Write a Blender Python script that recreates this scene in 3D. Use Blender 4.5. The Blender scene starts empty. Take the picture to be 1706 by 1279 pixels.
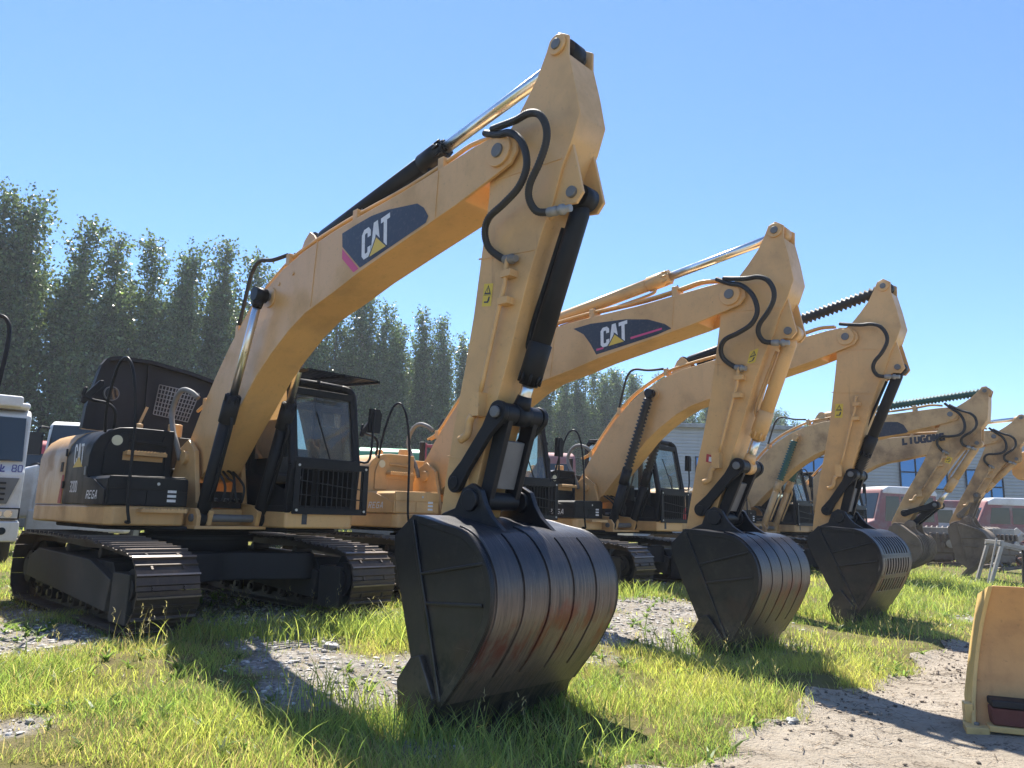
import bpy, math, random
import numpy as np
from mathutils import Vector, Matrix
R = math.radians
rng = np.random.default_rng(7)
random.seed(7)
scene = bpy.context.scene

# ------------------------------------------------------------------ camera
CAM_Z, PITCH, ROLL = 1.237, 0.1797, 0.0259
cam_d = bpy.data.cameras.new('camera')
cam_d.sensor_width = 36.0
cam_d.lens = 36.0 * 1223.996 / 1706.0
cam_d.clip_start, cam_d.clip_end = 0.1, 3000
cam = bpy.data.objects.new('camera', cam_d)
scene.collection.objects.link(cam)
fwd = Vector((0, math.cos(PITCH), math.sin(PITCH)))
rt0 = Vector((1, 0, 0))
up0 = rt0.cross(fwd)
c_, s_ = math.cos(ROLL), math.sin(ROLL)
rt = c_ * rt0 + s_ * up0
up = c_ * up0 - s_ * rt0
M = Matrix((rt, up, -fwd)).transposed().to_4x4()
M.translation = Vector((0, 0, CAM_Z))
cam.matrix_world = M
scene.camera = cam

# ------------------------------------------------------------------ sky, sun, exposure
SUN_AZ, SUN_EL = -12.0, 59.0          # azimuth from +Y towards +X
w = bpy.data.worlds.new('World')
scene.world = w
w.use_nodes = True
nt = w.node_tree
sky = nt.nodes.new('ShaderNodeTexSky')
sky.sky_type = 'NISHITA'
sky.sun_disc = False
sky.sun_elevation = R(SUN_EL)
sky.sun_rotation = R(SUN_AZ)
sky.air_density = 1.0
sky.dust_density = 0.0
sky.ozone_density = 9.5
bg = nt.nodes['Background']
bg.inputs['Strength'].default_value = 0.067
nt.links.new(sky.outputs[0], bg.inputs['Color'])
sun_d = bpy.data.lights.new('sun', 'SUN')
sun_d.energy = 3.5
sun_d.angle = R(0.53)
sun_d.color = (1.0, 0.94, 0.84)
sun = bpy.data.objects.new('sun', sun_d)
scene.collection.objects.link(sun)
sd = Vector((math.sin(R(SUN_AZ)) * math.cos(R(SUN_EL)), math.cos(R(SUN_AZ)) * math.cos(R(SUN_EL)), math.sin(R(SUN_EL))))
sun.rotation_euler = sd.to_track_quat('Z', 'Y').to_euler()
scene.view_settings.view_transform = 'Standard'
scene.view_settings.look = 'None'
scene.view_settings.exposure = 1.75
scene.view_settings.gamma = 1.0
scene.cycles.max_bounces = 6
scene.cycles.transparent_max_bounces = 8

# ------------------------------------------------------------------ materials
MATS = {}
def new_mat(name):
    m = bpy.data.materials.new(name)
    m.use_nodes = True
    MATS[name] = m
    return m, m.node_tree, m.node_tree.nodes['Principled BSDF']
def noise(nt, scale, detail=4, rough=0.55, vec=None, dist=0.0):
    n = nt.nodes.new('ShaderNodeTexNoise')
    n.inputs['Scale'].default_value = scale
    n.inputs['Detail'].default_value = detail
    n.inputs['Roughness'].default_value = rough
    n.inputs['Distortion'].default_value = dist
    if vec is not None:
        nt.links.new(vec, n.inputs['Vector'])
    return n.outputs['Fac']
def ramp(nt, fac, p0, p1):
    n = nt.nodes.new('ShaderNodeMapRange')
    n.interpolation_type = 'SMOOTHSTEP'
    n.inputs['From Min'].default_value = p0
    n.inputs['From Max'].default_value = p1
    nt.links.new(fac, n.inputs['Value'])
    return n.outputs['Result']
def mix(nt, fac, a, b, mode='MIX'):
    n = nt.nodes.new('ShaderNodeMix')
    n.data_type = 'RGBA'
    n.blend_type = mode
    if isinstance(fac, float): n.inputs[0].default_value = fac
    else: nt.links.new(fac, n.inputs[0])
    for i, x in ((6, a), (7, b)):
        if isinstance(x, tuple): n.inputs[i].default_value = (*x, 1) if len(x) == 3 else x
        else: nt.links.new(x, n.inputs[i])
    return n.outputs[2]
def mathn(nt, op, a, b=0.0):
    n = nt.nodes.new('ShaderNodeMath')
    n.operation = op
    for i, x in ((0, a), (1, b)):
        if isinstance(x, (int, float)): n.inputs[i].default_value = x
        else: nt.links.new(x, n.inputs[i])
    return n.outputs[0]
def objvec(nt, scale=(1, 1, 1)):
    t = nt.nodes.new('ShaderNodeTexCoord')
    mp = nt.nodes.new('ShaderNodeMapping')
    mp.inputs['Scale'].default_value = scale
    nt.links.new(t.outputs['Object'], mp.inputs['Vector'])
    return mp.outputs['Vector']
def bump(nt, bs, h, strength, dist):
    b = nt.nodes.new('ShaderNodeBump')
    b.inputs['Strength'].default_value = strength
    b.inputs['Distance'].default_value = dist
    nt.links.new(h, b.inputs['Height'])
    nt.links.new(b.outputs['Normal'], bs.inputs['Normal'])
def paint(name, col, rough=0.42, dirt=(0.16, 0.12, 0.08), amt=0.35, metal=0.0, fine=25, streak=True, chips=False):
    m, nt, bs = new_mat(name)
    v = objvec(nt)
    big = ramp(nt, noise(nt, 1.7, 6, 0.62, v), 0.42, 0.72)
    if streak:
        st = ramp(nt, noise(nt, 1.0, 5, 0.6, objvec(nt, (9, 9, 1.1))), 0.52, 0.8)
        big = mathn(nt, 'MAXIMUM', mathn(nt, 'MULTIPLY', st, 0.7), big)
    c = mix(nt, mathn(nt, 'MULTIPLY', big, amt), tuple(col), tuple(dirt))
    f = ramp(nt, noise(nt, fine, 3, 0.6, v), 0.6, 0.75)
    c = mix(nt, mathn(nt, 'MULTIPLY', f, amt * 0.5), c, tuple(x * 0.6 for x in dirt))
    if chips:
        ch = mathn(nt, 'MULTIPLY', ramp(nt, noise(nt, 48, 4, 0.7, v), 0.66, 0.69), ramp(nt, noise(nt, 2.3, 4, 0.6, v), 0.5, 0.62))
        c = mix(nt, mathn(nt, 'MULTIPLY', ch, 0.8), c, (0.10, 0.055, 0.03))
        ru = mathn(nt, 'MULTIPLY', ramp(nt, noise(nt, 1.0, 6, 0.7, objvec(nt, (16, 16, 1.0))), 0.60, 0.74), ramp(nt, noise(nt, 1.1, 3, 0.5, v), 0.48, 0.62))
        c = mix(nt, mathn(nt, 'MULTIPLY', ru, 0.45), c, (0.20, 0.115, 0.055))
    nt.links.new(c, bs.inputs['Base Color'])
    r = mathn(nt, 'MULTIPLY_ADD', big, 0.3)
    r.node.inputs[2].default_value = rough
    nt.links.new(r, bs.inputs['Roughness'])
    bs.inputs['Metallic'].default_value = metal
    bump(nt, bs, noise(nt, 14, 4, 0.6, v), 0.12, 0.01)
    return m
paint('yellow', (0.66, 0.395, 0.160), 0.36, (0.31, 0.21, 0.12), 0.45, chips=True)
paint('yellow_old', (0.55, 0.355, 0.17), 0.5, (0.20, 0.125, 0.07), 0.8, chips=True)
paint('black', (0.011, 0.012, 0.015), 0.42, (0.045, 0.042, 0.04), 0.4).node_tree.nodes['Principled BSDF'].inputs['Specular IOR Level'].default_value = 0.22
paint('black_matte', (0.010, 0.010, 0.012), 0.6, (0.035, 0.032, 0.03), 0.45)
paint('grey_paint', (0.14, 0.145, 0.15), 0.45, (0.10, 0.09, 0.08), 0.5)
paint('white_paint', (0.66, 0.66, 0.65), 0.35, (0.34, 0.30, 0.25), 0.45)
paint('red_paint', (0.42, 0.035, 0.05), 0.4, (0.22, 0.10, 0.08), 0.5)
paint('faded_red', (0.27, 0.115, 0.115), 0.65, (0.30, 0.26, 0.24), 0.9)
paint('green_paint', (0.09, 0.33, 0.17), 0.35, (0.2, 0.25, 0.17), 0.3)
paint('green_rubber', (0.012, 0.085, 0.075), 0.5, (0.07, 0.09, 0.08), 0.4)
paint('rubber', (0.016, 0.016, 0.017), 0.55, (0.06, 0.055, 0.05), 0.4)
paint('grey_rubber', (0.22, 0.22, 0.21), 0.6, (0.12, 0.11, 0.1), 0.5)
paint('mud', (0.21, 0.165, 0.12), 0.9, (0.085, 0.07, 0.055), 0.85, fine=40)
paint('scrap', (0.15, 0.135, 0.12), 0.65, (0.11, 0.06, 0.04), 0.8, 0.3)
paint('galv', (0.30, 0.30, 0.295), 0.5, (0.17, 0.15, 0.13), 0.7, 0.4)
paint('track_guard', (0.034, 0.033, 0.031), 0.6, (0.12, 0.10, 0.078), 0.8)
paint('track_steel', (0.062, 0.05, 0.044), 0.42, (0.16, 0.12, 0.085), 0.85, 0.45)
paint('track_worn', (0.30, 0.26, 0.23), 0.34, (0.13, 0.09, 0.07), 0.7, 0.7)
paint('sticker_yellow', (0.72, 0.52, 0.06), 0.5, (0.4, 0.3, 0.1), 0.3)
paint('sticker_cream', (0.72, 0.70, 0.50), 0.5, (0.4, 0.38, 0.3), 0.3)
paint('blade_shaded_orange', (0.62, 0.33, 0.12), 0.5, (0.30, 0.15, 0.07), 0.6)  # inner face of the blade, its shade put into the colour
paint('blade_lit_edge', (0.68, 0.46, 0.17), 0.5, (0.36, 0.25, 0.12), 0.6)  # same blade where sun catches the edges, painted lighter and yellower
paint('rust_red', (0.16, 0.05, 0.04), 0.7, (0.06, 0.03, 0.025), 0.6)
for nm, c, r in (('decal_black', (0.022, 0.026, 0.04), 0.4), ('decal_white', (0.74, 0.75, 0.77), 0.45), ('decal_pink', (0.62, 0.07, 0.20), 0.45),
                 ('decal_yellow', (0.72, 0.49, 0.06), 0.45), ('decal_blue', (0.05, 0.05, 0.22), 0.5), ('decal_red', (0.45, 0.05, 0.06), 0.5)):
    m, nt, bs = new_mat(nm)
    cc = mix(nt, mathn(nt, 'MULTIPLY', ramp(nt, noise(nt, 22, 5, 0.65, objvec(nt)), 0.5, 0.75), 0.3), c, (0.25, 0.2, 0.15))
    nt.links.new(cc, bs.inputs['Base Color']); bs.inputs['Roughness'].default_value = r
m, nt, bs = new_mat('chrome')
bs.inputs['Metallic'].default_value = 1; bs.inputs['Base Color'].default_value = (0.74, 0.73, 0.70, 1)
rr = mathn(nt, 'MULTIPLY_ADD', noise(nt, 6, 4, 0.6, objvec(nt)), 0.18); rr.node.inputs[2].default_value = 0.2
nt.links.new(rr, bs.inputs['Roughness'])
m, nt, bs = new_mat('glass')
out = nt.nodes['Material Output']
tr = nt.nodes.new('ShaderNodeBsdfTransparent'); tr.inputs[0].default_value = (0.70, 0.80, 0.78, 1)
gl = nt.nodes.new('ShaderNodeBsdfGlossy'); gl.inputs['Roughness'].default_value = 0.03
fr = nt.nodes.new('ShaderNodeFresnel'); fr.inputs[0].default_value = 1.6
mx = nt.nodes.new('ShaderNodeMixShader')
nt.links.new(fr.outputs[0], mx.inputs[0]); nt.links.new(tr.outputs[0], mx.inputs[1]); nt.links.new(gl.outputs[0], mx.inputs[2])
dif = nt.nodes.new('ShaderNodeBsdfDiffuse'); dif.inputs[0].default_value = (.55, .58, .58, 1)
mx2 = nt.nodes.new('ShaderNodeMixShader')
dn = mathn(nt, 'MULTIPLY_ADD', ramp(nt, noise(nt, 2.5, 5, .6, objvec(nt)), .4, .7), .12); dn.node.inputs[2].default_value = .10
nt.links.new(dn, mx2.inputs[0]); nt.links.new(mx.outputs[0], mx2.inputs[1]); nt.links.new(dif.outputs[0], mx2.inputs[2])
nt.links.new(mx2.outputs[0], out.inputs['Surface'])
m, nt, bs = new_mat('dark_glass')
bs.inputs['Base Color'].default_value = (0.02, 0.028, 0.035, 1); bs.inputs['Roughness'].default_value = 0.05
m, nt, bs = new_mat('blue_glass')
bs.inputs['Base Color'].default_value = (0.05, 0.17, 0.40, 1); bs.inputs['Roughness'].default_value = 0.08
bs.inputs['Metallic'].default_value = 0.35
m, nt, bs = new_mat('lamp')
bs.inputs['Base Color'].default_value = (0.55, 0.55, 0.53, 1); bs.inputs['Roughness'].default_value = 0.15
# worn bucket plate: black paint rubbed to bare steel in streaks, rust in a ragged belt
def bucket_mat(name, paint_c, rust_amt, steel_c=(0.085, 0.072, 0.062)):
    m, nt, bs = new_mat(name)
    t = nt.nodes.new('ShaderNodeTexCoord')
    sx = nt.nodes.new('ShaderNodeSeparateXYZ'); nt.links.new(t.outputs['Object'], sx.inputs[0])
    z = sx.outputs['Z']
    strk = noise(nt, 1.0, 6, 0.65, objvec(nt, (2.5, 46, 2.5)))
    blot = noise(nt, 2.6, 6, 0.65, objvec(nt))
    zz = mathn(nt, 'ADD', z, mathn(nt, 'MULTIPLY', mathn(nt, 'SUBTRACT', blot, 0.5), 0.55))
    low = mathn(nt, 'SUBTRACT', 1.0, ramp(nt, zz, 0.48, 1.05))
    wear = mathn(nt, 'MULTIPLY', low, ramp(nt, mathn(nt, 'ADD', mathn(nt, 'MULTIPLY', strk, 0.65), mathn(nt, 'MULTIPLY', blot, 0.35)), 0.30, 0.58))
    c = mix(nt, wear, paint_c, steel_c)
    belt = mathn(nt, 'MULTIPLY', ramp(nt, zz, 0.18, 0.36), mathn(nt, 'SUBTRACT', 1.0, ramp(nt, zz, 0.5, 0.66)))
    sp = ramp(nt, noise(nt, 1.0, 5, 0.6, objvec(nt, (3, 5.5, 3))), 0.47, 0.62)
    c = mix(nt, mathn(nt, 'MULTIPLY', mathn(nt, 'MULTIPLY', belt, sp), rust_amt), c, (0.185, 0.062, 0.042))
    soil = mathn(nt, 'MULTIPLY', mathn(nt, 'SUBTRACT', 1.0, ramp(nt, zz, 0.0, 0.5)), ramp(nt, noise(nt, 5, 7, 0.7, objvec(nt, (1, 3, 1))), 0.38, 0.6))
    c = mix(nt, mathn(nt, 'MULTIPLY', soil, 0.75), c, (0.16, 0.12, 0.088))
    scr = mathn(nt, 'MULTIPLY', ramp(nt, noise(nt, 1.0, 3, 0.5, objvec(nt, (1.2, 130, 1.2))), 0.66, 0.70), ramp(nt, blot, 0.42, 0.6))
    c = mix(nt, mathn(nt, 'MULTIPLY', scr, 0.8), c, (0.34, 0.31, 0.28))
    sc2 = mathn(nt, 'MULTIPLY', ramp(nt, noise(nt, 1.0, 3, 0.5, objvec(nt, (2.5, 3.5, 90))), 0.69, 0.73), ramp(nt, noise(nt, 3.3, 3, 0.5, objvec(nt)), 0.5, 0.62))
    c = mix(nt, mathn(nt, 'MULTIPLY', sc2, 0.5), c, (0.17, 0.15, 0.135))
    dust = ramp(nt, noise(nt, 7, 6, 0.7, objvec(nt)), 0.5, 0.8)
    c = mix(nt, mathn(nt, 'MULTIPLY', dust, 0.35), c, (0.10, 0.085, 0.07))
    nt.links.new(c, bs.inputs['Base Color'])
    r = mathn(nt, 'MULTIPLY_ADD', strk, 0.35); r.node.inputs[2].default_value = 0.22
    nt.links.new(r, bs.inputs['Roughness'])
    bs.inputs['Metallic'].default_value = 0.25
    bump(nt, bs, mathn(nt, 'ADD', strk, mathn(nt, 'MULTIPLY', blot, 1.5)), 0.3, 0.012)
bucket_mat('bucket_worn', (0.024, 0.025, 0.032), 1.0, (0.23, 0.17, 0.13))
bucket_mat('bucket_black', (0.017, 0.018, 0.024), 0.7, (0.14, 0.108, 0.088))
bucket_mat('bucket_side', (0.010, 0.011, 0.015), 0.12, (0.05, 0.043, 0.037))
# leaves and grass: tint attribute per blade / leaf, light shining through
def leaf_mat(name, trans, rough, gain=1.0, spec=0.5):
    m, nt, bs = new_mat(name)
    out = nt.nodes['Material Output']
    at = nt.nodes.new('ShaderNodeAttribute'); at.attribute_name = 'tint'
    bs.inputs['Roughness'].default_value = rough
    bs.inputs['Specular IOR Level'].default_value = spec
    nt.links.new(at.outputs['Color'], bs.inputs['Base Color'])
    tl = nt.nodes.new('ShaderNodeBsdfTranslucent')
    tc = mix(nt, 1.0, at.outputs['Color'], (1.38 * gain, 1.34 * gain, 0.8 * gain), 'MULTIPLY')
    nt.links.new(tc, tl.inputs[0])
    ms = nt.nodes.new('ShaderNodeMixShader'); ms.inputs[0].default_value = trans
    nt.links.new(bs.outputs[0], ms.inputs[1]); nt.links.new(tl.outputs[0], ms.inputs[2])
    nt.links.new(ms.outputs[0], out.inputs['Surface'])
leaf_mat('grass', 0.58, 0.45, 1.25)
leaf_mat('leaf', 0.42, 0.34)
paint('bark', (0.16, 0.145, 0.12), 0.9, (0.06, 0.05, 0.04), 0.8)
# ground
m, nt, bs = new_mat('soil')
at = nt.nodes.new('ShaderNodeAttribute'); at.attribute_name = 'bare'
v = objvec(nt)
n1 = noise(nt, 3.2, 8, 0.7, v); n2 = noise(nt, 19, 6, 0.7, v); n3 = noise(nt, 60, 3, 0.6, v)
grav = mix(nt, ramp(nt, n2, 0.36, 0.62), (0.14, 0.13, 0.12), (0.45, 0.425, 0.39))
grav = mix(nt, ramp(nt, n1, 0.35, 0.65), grav, (0.27, 0.235, 0.19))
grav = mix(nt, ramp(nt, n3, 0.62, 0.72), grav, (0.07, 0.06, 0.05))
that = mix(nt, ramp(nt, n1, 0.35, 0.65), (0.12, 0.12, 0.03), (0.17, 0.14, 0.07))
c = mix(nt, ramp(nt, mathn(nt, 'ADD', at.outputs['Fac'], mathn(nt, 'MULTIPLY', mathn(nt, 'SUBTRACT', n2, 0.5), 0.6)), 0.3, 0.7), that, grav)
nt.links.new(c, bs.inputs['Base Color']); bs.inputs['Roughness'].default_value = 0.95; bs.inputs['Specular IOR Level'].default_value = 0.15
bump(nt, bs, mathn(nt, 'ADD', n2, mathn(nt, 'MULTIPLY', n3, 0.5)), 0.8, 0.05)
m, nt, bs = new_mat('dirt_path')
v = objvec(nt)
n1 = noise(nt, 1.1, 8, 0.65, v); n2 = noise(nt, 9, 8, 0.72, v); n3 = noise(nt, 45, 4, 0.65, v); n4 = noise(nt, 2.4, 7, 0.7, objvec(nt, (1, 1.4, 1)), 1.5)
c = mix(nt, ramp(nt, n1, 0.3, 0.7), (0.40, 0.34, 0.265), (0.50, 0.44, 0.36))
c = mix(nt, mathn(nt, 'MULTIPLY', ramp(nt, n2, 0.46, 0.7), 0.6), c, (0.29, 0.235, 0.18))
c = mix(nt, mathn(nt, 'MULTIPLY', ramp(nt, mathn(nt, 'MULTIPLY', n4, mathn(nt, 'ADD', n3, 0.55)), 0.585, 0.655), 0.8), c, (0.11, 0.088, 0.066))
nt.links.new(c, bs.inputs['Base Color']); bs.inputs['Roughness'].default_value = 0.95; bs.inputs['Specular IOR Level'].default_value = 0.15
bump(nt, bs, mathn(nt, 'ADD', mathn(nt, 'ADD', n2, n4), mathn(nt, 'MULTIPLY', n3, 0.6)), 1.0, 0.06)
m, nt, bs = new_mat('stone')
at = nt.nodes.new('ShaderNodeAttribute'); at.attribute_name = 'tint'
nt.links.new(at.outputs['Color'], bs.inputs['Base Color']); bs.inputs['Roughness'].default_value = 0.9
m, nt, bs = new_mat('cladding')
v = objvec(nt)
cc = mix(nt, mathn(nt, 'MULTIPLY', ramp(nt, noise(nt, 0.35, 5, 0.6, objvec(nt, (3, 1, 0.6))), 0.4, 0.7), 0.35), (0.36, 0.375, 0.405), (0.27, 0.275, 0.29))
nt.links.new(cc, bs.inputs['Base Color']); bs.inputs['Roughness'].default_value = 0.45; bs.inputs['Metallic'].default_value = 0.15

# ------------------------------------------------------------------ mesh helpers
def smooth_path(pts, n=6):
    P = [Vector(p) for p in pts]
    if len(P) < 3: return P
    out = []
    Q = [2 * P[0] - P[1]] + P + [2 * P[-1] - P[-2]]
    for i in range(1, len(Q) - 2):
        a, b, c, d = Q[i - 1], Q[i], Q[i + 1], Q[i + 2]
        for k in range(n):
            t = k / n
            out.append(0.5 * ((2 * b) + (c - a) * t + (2 * a - 5 * b + 4 * c - d) * t * t + (3 * b - a - 3 * c + d) * t ** 3))
    out.append(P[-1])
    return out
class MB:
    def __init__(self): self.v = []; self.f = []; self.mi = []; self.sm = []; self.mats = []
    def m(self, name):
        if name not in self.mats: self.mats.append(name)
        return self.mats.index(name)
    def add(self, vs, fs, mat, smooth=False):
        b = len(self.v); k = self.m(mat)
        self.v += [tuple(p) for p in vs]
        for f in fs:
            self.f.append([b + i for i in f]); self.mi.append(k); self.sm.append(smooth)
        return self
    def prism(self, poly, a0, a1, mat, axis=1, smooth=False):
        """poly in the two other axes; axis 1: (u,z) along v; 0: (v,z) along u; 2: (u,v) along z."""
        n = len(poly)
        mk = {1: lambda p, a: (p[0], a, p[1]), 0: lambda p, a: (a, p[0], p[1]), 2: lambda p, a: (p[0], p[1], a)}[axis]
        vs = [mk(p, a0) for p in poly] + [mk(p, a1) for p in poly]
        area = sum(poly[i][0] * poly[(i + 1) % n][1] - poly[(i + 1) % n][0] * poly[i][1] for i in range(n))
        fl = (area > 0) != (axis == 1)
        if a1 < a0: fl = not fl
        fs = []
        for i in range(n):
            j = (i + 1) % n
            q = [i, j, j + n, i + n]
            fs.append(q if fl else q[::-1])
        c0, c1 = list(range(n)), list(range(n, 2 * n))
        fs.append(c0[::-1] if fl else c0); fs.append(c1 if fl else c1[::-1])
        return self.add(vs, fs, mat, smooth)
    def box(self, lo, hi, mat):
        return self.prism([(lo[0], lo[1]), (hi[0], lo[1]), (hi[0], hi[1]), (lo[0], hi[1])], lo[2], hi[2], mat, 2)
    def bar(self, p0, p1, w, h, mat, upv=(0, 0, 1)):
        p0, p1 = Vector(p0), Vector(p1); d = (p1 - p0).normalized(); u = Vector(upv)
        if abs(d.dot(u)) > 0.98: u = Vector((0, 1, 0))
        s = d.cross(u).normalized(); u = s.cross(d)
        vs = []
        for p in (p0, p1):
            for a, b in ((-1, -1), (1, -1), (1, 1), (-1, 1)): vs.append(p + s * a * w / 2 + u * b * h / 2)
        return self.add(vs, [(0, 1, 5, 4), (1, 2, 6, 5), (2, 3, 7, 6), (3, 0, 4, 7), (3, 2, 1, 0), (4, 5, 6, 7)], mat)
    def tube(self, pts, rad, mat, n=10, caps=True, smooth=True):
        P = [Vector(p) for p in pts]; k = len(P)
        rs = rad if hasattr(rad, '__len__') else [rad] * k
        t = (P[1] - P[0]).normalized()
        a = Vector((0, 0, 1)) if abs(t.z) < 0.9 else Vector((1, 0, 0))
        s = t.cross(a).normalized(); vs = []
        for i in range(k):
            tt = (P[min(i + 1, k - 1)] - P[max(i - 1, 0)])
            if tt.length > 1e-9: t = tt.normalized()
            s = (s - t * s.dot(t)).normalized(); u = t.cross(s)
            for j in range(n):
                an = 2 * math.pi * j / n
                vs.append(P[i] + (s * math.cos(an) + u * math.sin(an)) * rs[i])
        fs = []
        for i in range(k - 1):
            for j in range(n):
                jj = (j + 1) % n
                fs.append((i * n + j, i * n + jj, (i + 1) * n + jj, (i + 1) * n + j))
        self.add(vs, fs, mat, smooth)
        if caps:
            b = len(self.v) - len(vs); kk = self.m(mat)
            self.f.append([b + j for j in range(n)][::-1]); self.mi.append(kk); self.sm.append(False)
            self.f.append([b + (k - 1) * n + j for j in range(n)]); self.mi.append(kk); self.sm.append(False)
        return self
    def cyl(self, p0, p1, r, mat, n=20, r1=None):
        return self.tube([p0, p1], [r, r if r1 is None else r1], mat, n)
    def build(self, name, parent=None, bevel=0.0, seg=2, world=None):
        me = bpy.data.meshes.new(name)
        me.from_pydata(self.v, [], self.f)
        for mn in self.mats: me.materials.append(MATS[mn])
        me.polygons.foreach_set('material_index', self.mi)
        me.polygons.foreach_set('use_smooth', [True] * len(self.f) if bevel else self.sm)
        me.update()
        if bevel: me.set_sharp_from_angle(angle=R(35))
        o = bpy.data.objects.new(name, me)
        scene.collection.objects.link(o)
        if parent is not None: o.parent = parent
        if bevel:
            b = o.modifiers.new('bevel', 'BEVEL'); b.width = bevel; b.segments = seg; b.limit_method = 'ANGLE'; b.angle_limit = R(35)
            b.harden_normals = False
            wn = o.modifiers.new('flat_faces', 'WEIGHTED_NORMAL'); wn.weight = 80; wn.keep_sharp = False
        return o
def thing(name, label, cat, loc, rotz=0.0, group=None):
    o = bpy.data.objects.new(name, None); scene.collection.objects.link(o)
    o.location = loc; o.rotation_euler = (0, 0, rotz); o.empty_display_size = 0.3
    o['label'] = label; o['category'] = cat
    if group: o['group'] = group
    return o
def tag(o, label=None, cat=None, group=None, kind=None):
    if label: o['label'] = label
    if cat: o['category'] = cat
    if group: o['group'] = group
    if kind: o['kind'] = kind
    return o
def fast_mesh(name, verts, corner_idx, loop_starts, mats, tint=None, smooth=False, mat_idx=None):
    me = bpy.data.meshes.new(name)
    me.vertices.add(len(verts)); me.vertices.foreach_set('co', np.asarray(verts, np.float32).ravel())
    me.loops.add(len(corner_idx)); me.loops.foreach_set('vertex_index', np.asarray(corner_idx, np.int32))
    me.polygons.add(len(loop_starts)); me.polygons.foreach_set('loop_start', np.asarray(loop_starts, np.int32))
    for mn in mats: me.materials.append(MATS[mn])
    if mat_idx is not None: me.polygons.foreach_set('material_index', np.asarray(mat_idx, np.int32))
    me.update(calc_edges=True); me.validate()
    me.polygons.foreach_set('use_smooth', np.full(len(me.polygons), smooth))
    if tint is not None:
        a = me.attributes.new('tint', 'FLOAT_COLOR', 'POINT')
        a.data.foreach_set('color', np.concatenate([tint, np.ones((len(tint), 1))], 1).astype(np.float32).ravel())
    return me
# lettering: strokes in a unit cell
GL = {
 'C': [[(.84, .66), (.84, .82), (.68, .91), (.32, .91), (.16, .82), (.16, .18), (.32, .09), (.68, .09), (.84, .18), (.84, .34)]],
 'A': [[(.10, 0), (.42, .93), (.58, .93), (.90, 0)], [(.28, .34), (.72, .34)]],
 'T': [[(0, .9), (1, .9)], [(.5, .82), (.5, 0)]],
 '3': [[(.08, .91), (.78, .91), (.86, .8), (.86, .6), (.74, .51), (.3, .51)], [(.74, .48), (.86, .4), (.86, .2), (.76, .09), (.08, .09)]],
 '2': [[(.12, .72), (.14, .86), (.3, .92), (.72, .92), (.86, .82), (.86, .6), (.14, .12), (.14, .08), (.92, .08)]],
 '0': [[(.5, .92), (.26, .92), (.14, .8), (.14, .2), (.26, .08), (.74, .08), (.86, .2), (.86, .8), (.74, .92), (.5, .92)]],
 '8': [[(.5, .92), (.24, .92), (.16, .8), (.16, .62), (.26, .52), (.74, .52), (.84, .62), (.84, .8), (.76, .92), (.5, .92)],
       [(.22, .48), (.12, .38), (.12, .2), (.24, .08), (.76, .08), (.88, .2), (.88, .38), (.78, .48)]],
 'D': [[(.12, .08), (.12, .92), (.66, .92), (.86, .76), (.86, .24), (.66, .08), (.05, .08)]],
 'R': [[(.12, 0), (.12, .92), (.8, .92), (.9, .8), (.9, .6), (.8, .48), (.2, .48)], [(.5, .44), (.92, 0)]],
 'E': [[(.95, .92), (.12, .92), (.12, .08), (.95, .08)], [(.2, .5), (.8, .5)]],
 'G': [[(.92, .92), (.26, .92), (.12, .78), (.12, .22), (.26, .08), (.88, .08), (.88, .48), (.5, .48)]],
 'L': [[(.14, 1), (.14, .1), (.95, .1)]],
 'I': [[(.5, 1), (.5, 0)]],
 'U': [[(.14, 1), (.14, .24), (.3, .1), (.7, .1), (.86, .24), (.86, 1)]],
 'O': [[(.5, .92), (.26, .92), (.12, .78), (.12, .22), (.26, .08), (.74, .08), (.88, .22), (.88, .78), (.74, .92), (.5, .92)]],
 'N': [[(.14, 0), (.14, .92), (.22, .92), (.8, .08), (.86, .08), (.86, 1)]],
 '业': [[(.05, .06), (.95, .06)], [(.36, .95), (.36, .12)], [(.64, .95), (.64, .12)], [(.12, .72), (.25, .3)], [(.88, .72), (.75, .3)]],
 '!': [[(.5, .95), (.5, .35)], [(.5, .2), (.5, .02)]],
}
def glyph(mb, ch, O, A, B, N, mat, th=0.2, lift=0.0):
    """strokes of one character in the cell O + s A + t B, raised along N."""
    for k, st in enumerate(GL[ch]):
        pts = [np.array(p, float) for p in st]; n = len(pts); L = []; Rr = []
        closed = np.allclose(pts[0], pts[-1])
        asp = np.linalg.norm(A) / max(1e-9, np.linalg.norm(B))
        q = [p * np.array([asp, 1]) for p in pts]
        for i in range(n):
            a = q[i] - q[i - 1] if i > 0 else (q[0] - q[-2] if closed else q[1] - q[0])
            b = q[i + 1] - q[i] if i < n - 1 else (q[1] - q[0] if closed else q[-1] - q[-2])
            a /= np.linalg.norm(a); b /= np.linalg.norm(b)
            na, nb = np.array([-a[1], a[0]]), np.array([-b[1], b[0]])
            mm = na + nb; mm /= max(0.5, (mm @ mm) ** .5 * 1.0); mm /= np.linalg.norm(mm)
            sc = min(1.6, 1 / max(0.3, mm @ na)) * th * min(1, asp * 1.35) / 2
            L.append(q[i] + mm * sc); Rr.append(q[i] - mm * sc)
        off = N * (lift + 0.0006 * k)
        vs = [O + A * (p[0] / asp) + B * p[1] + off for p in L] + [O + A * (p[0] / asp) + B * p[1] + off for p in Rr]
        mb.add(vs, [(i, i + 1, n + i + 1, n + i) for i in range(n - 1)], mat)
def text(mb, s, BL, BR, TL, N, mat, th=0.2, gap=0.14, lift=0.0):
    BL, BR, TL, N = (np.array(x, float) for x in (BL, BR, TL, N))
    A = (BR - BL) / len(s); B = TL - BL
    for i, ch in enumerate(s):
        glyph(mb, ch, BL + A * (i + gap / 2), A * (1 - gap), B, N, mat, th, lift)
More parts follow.
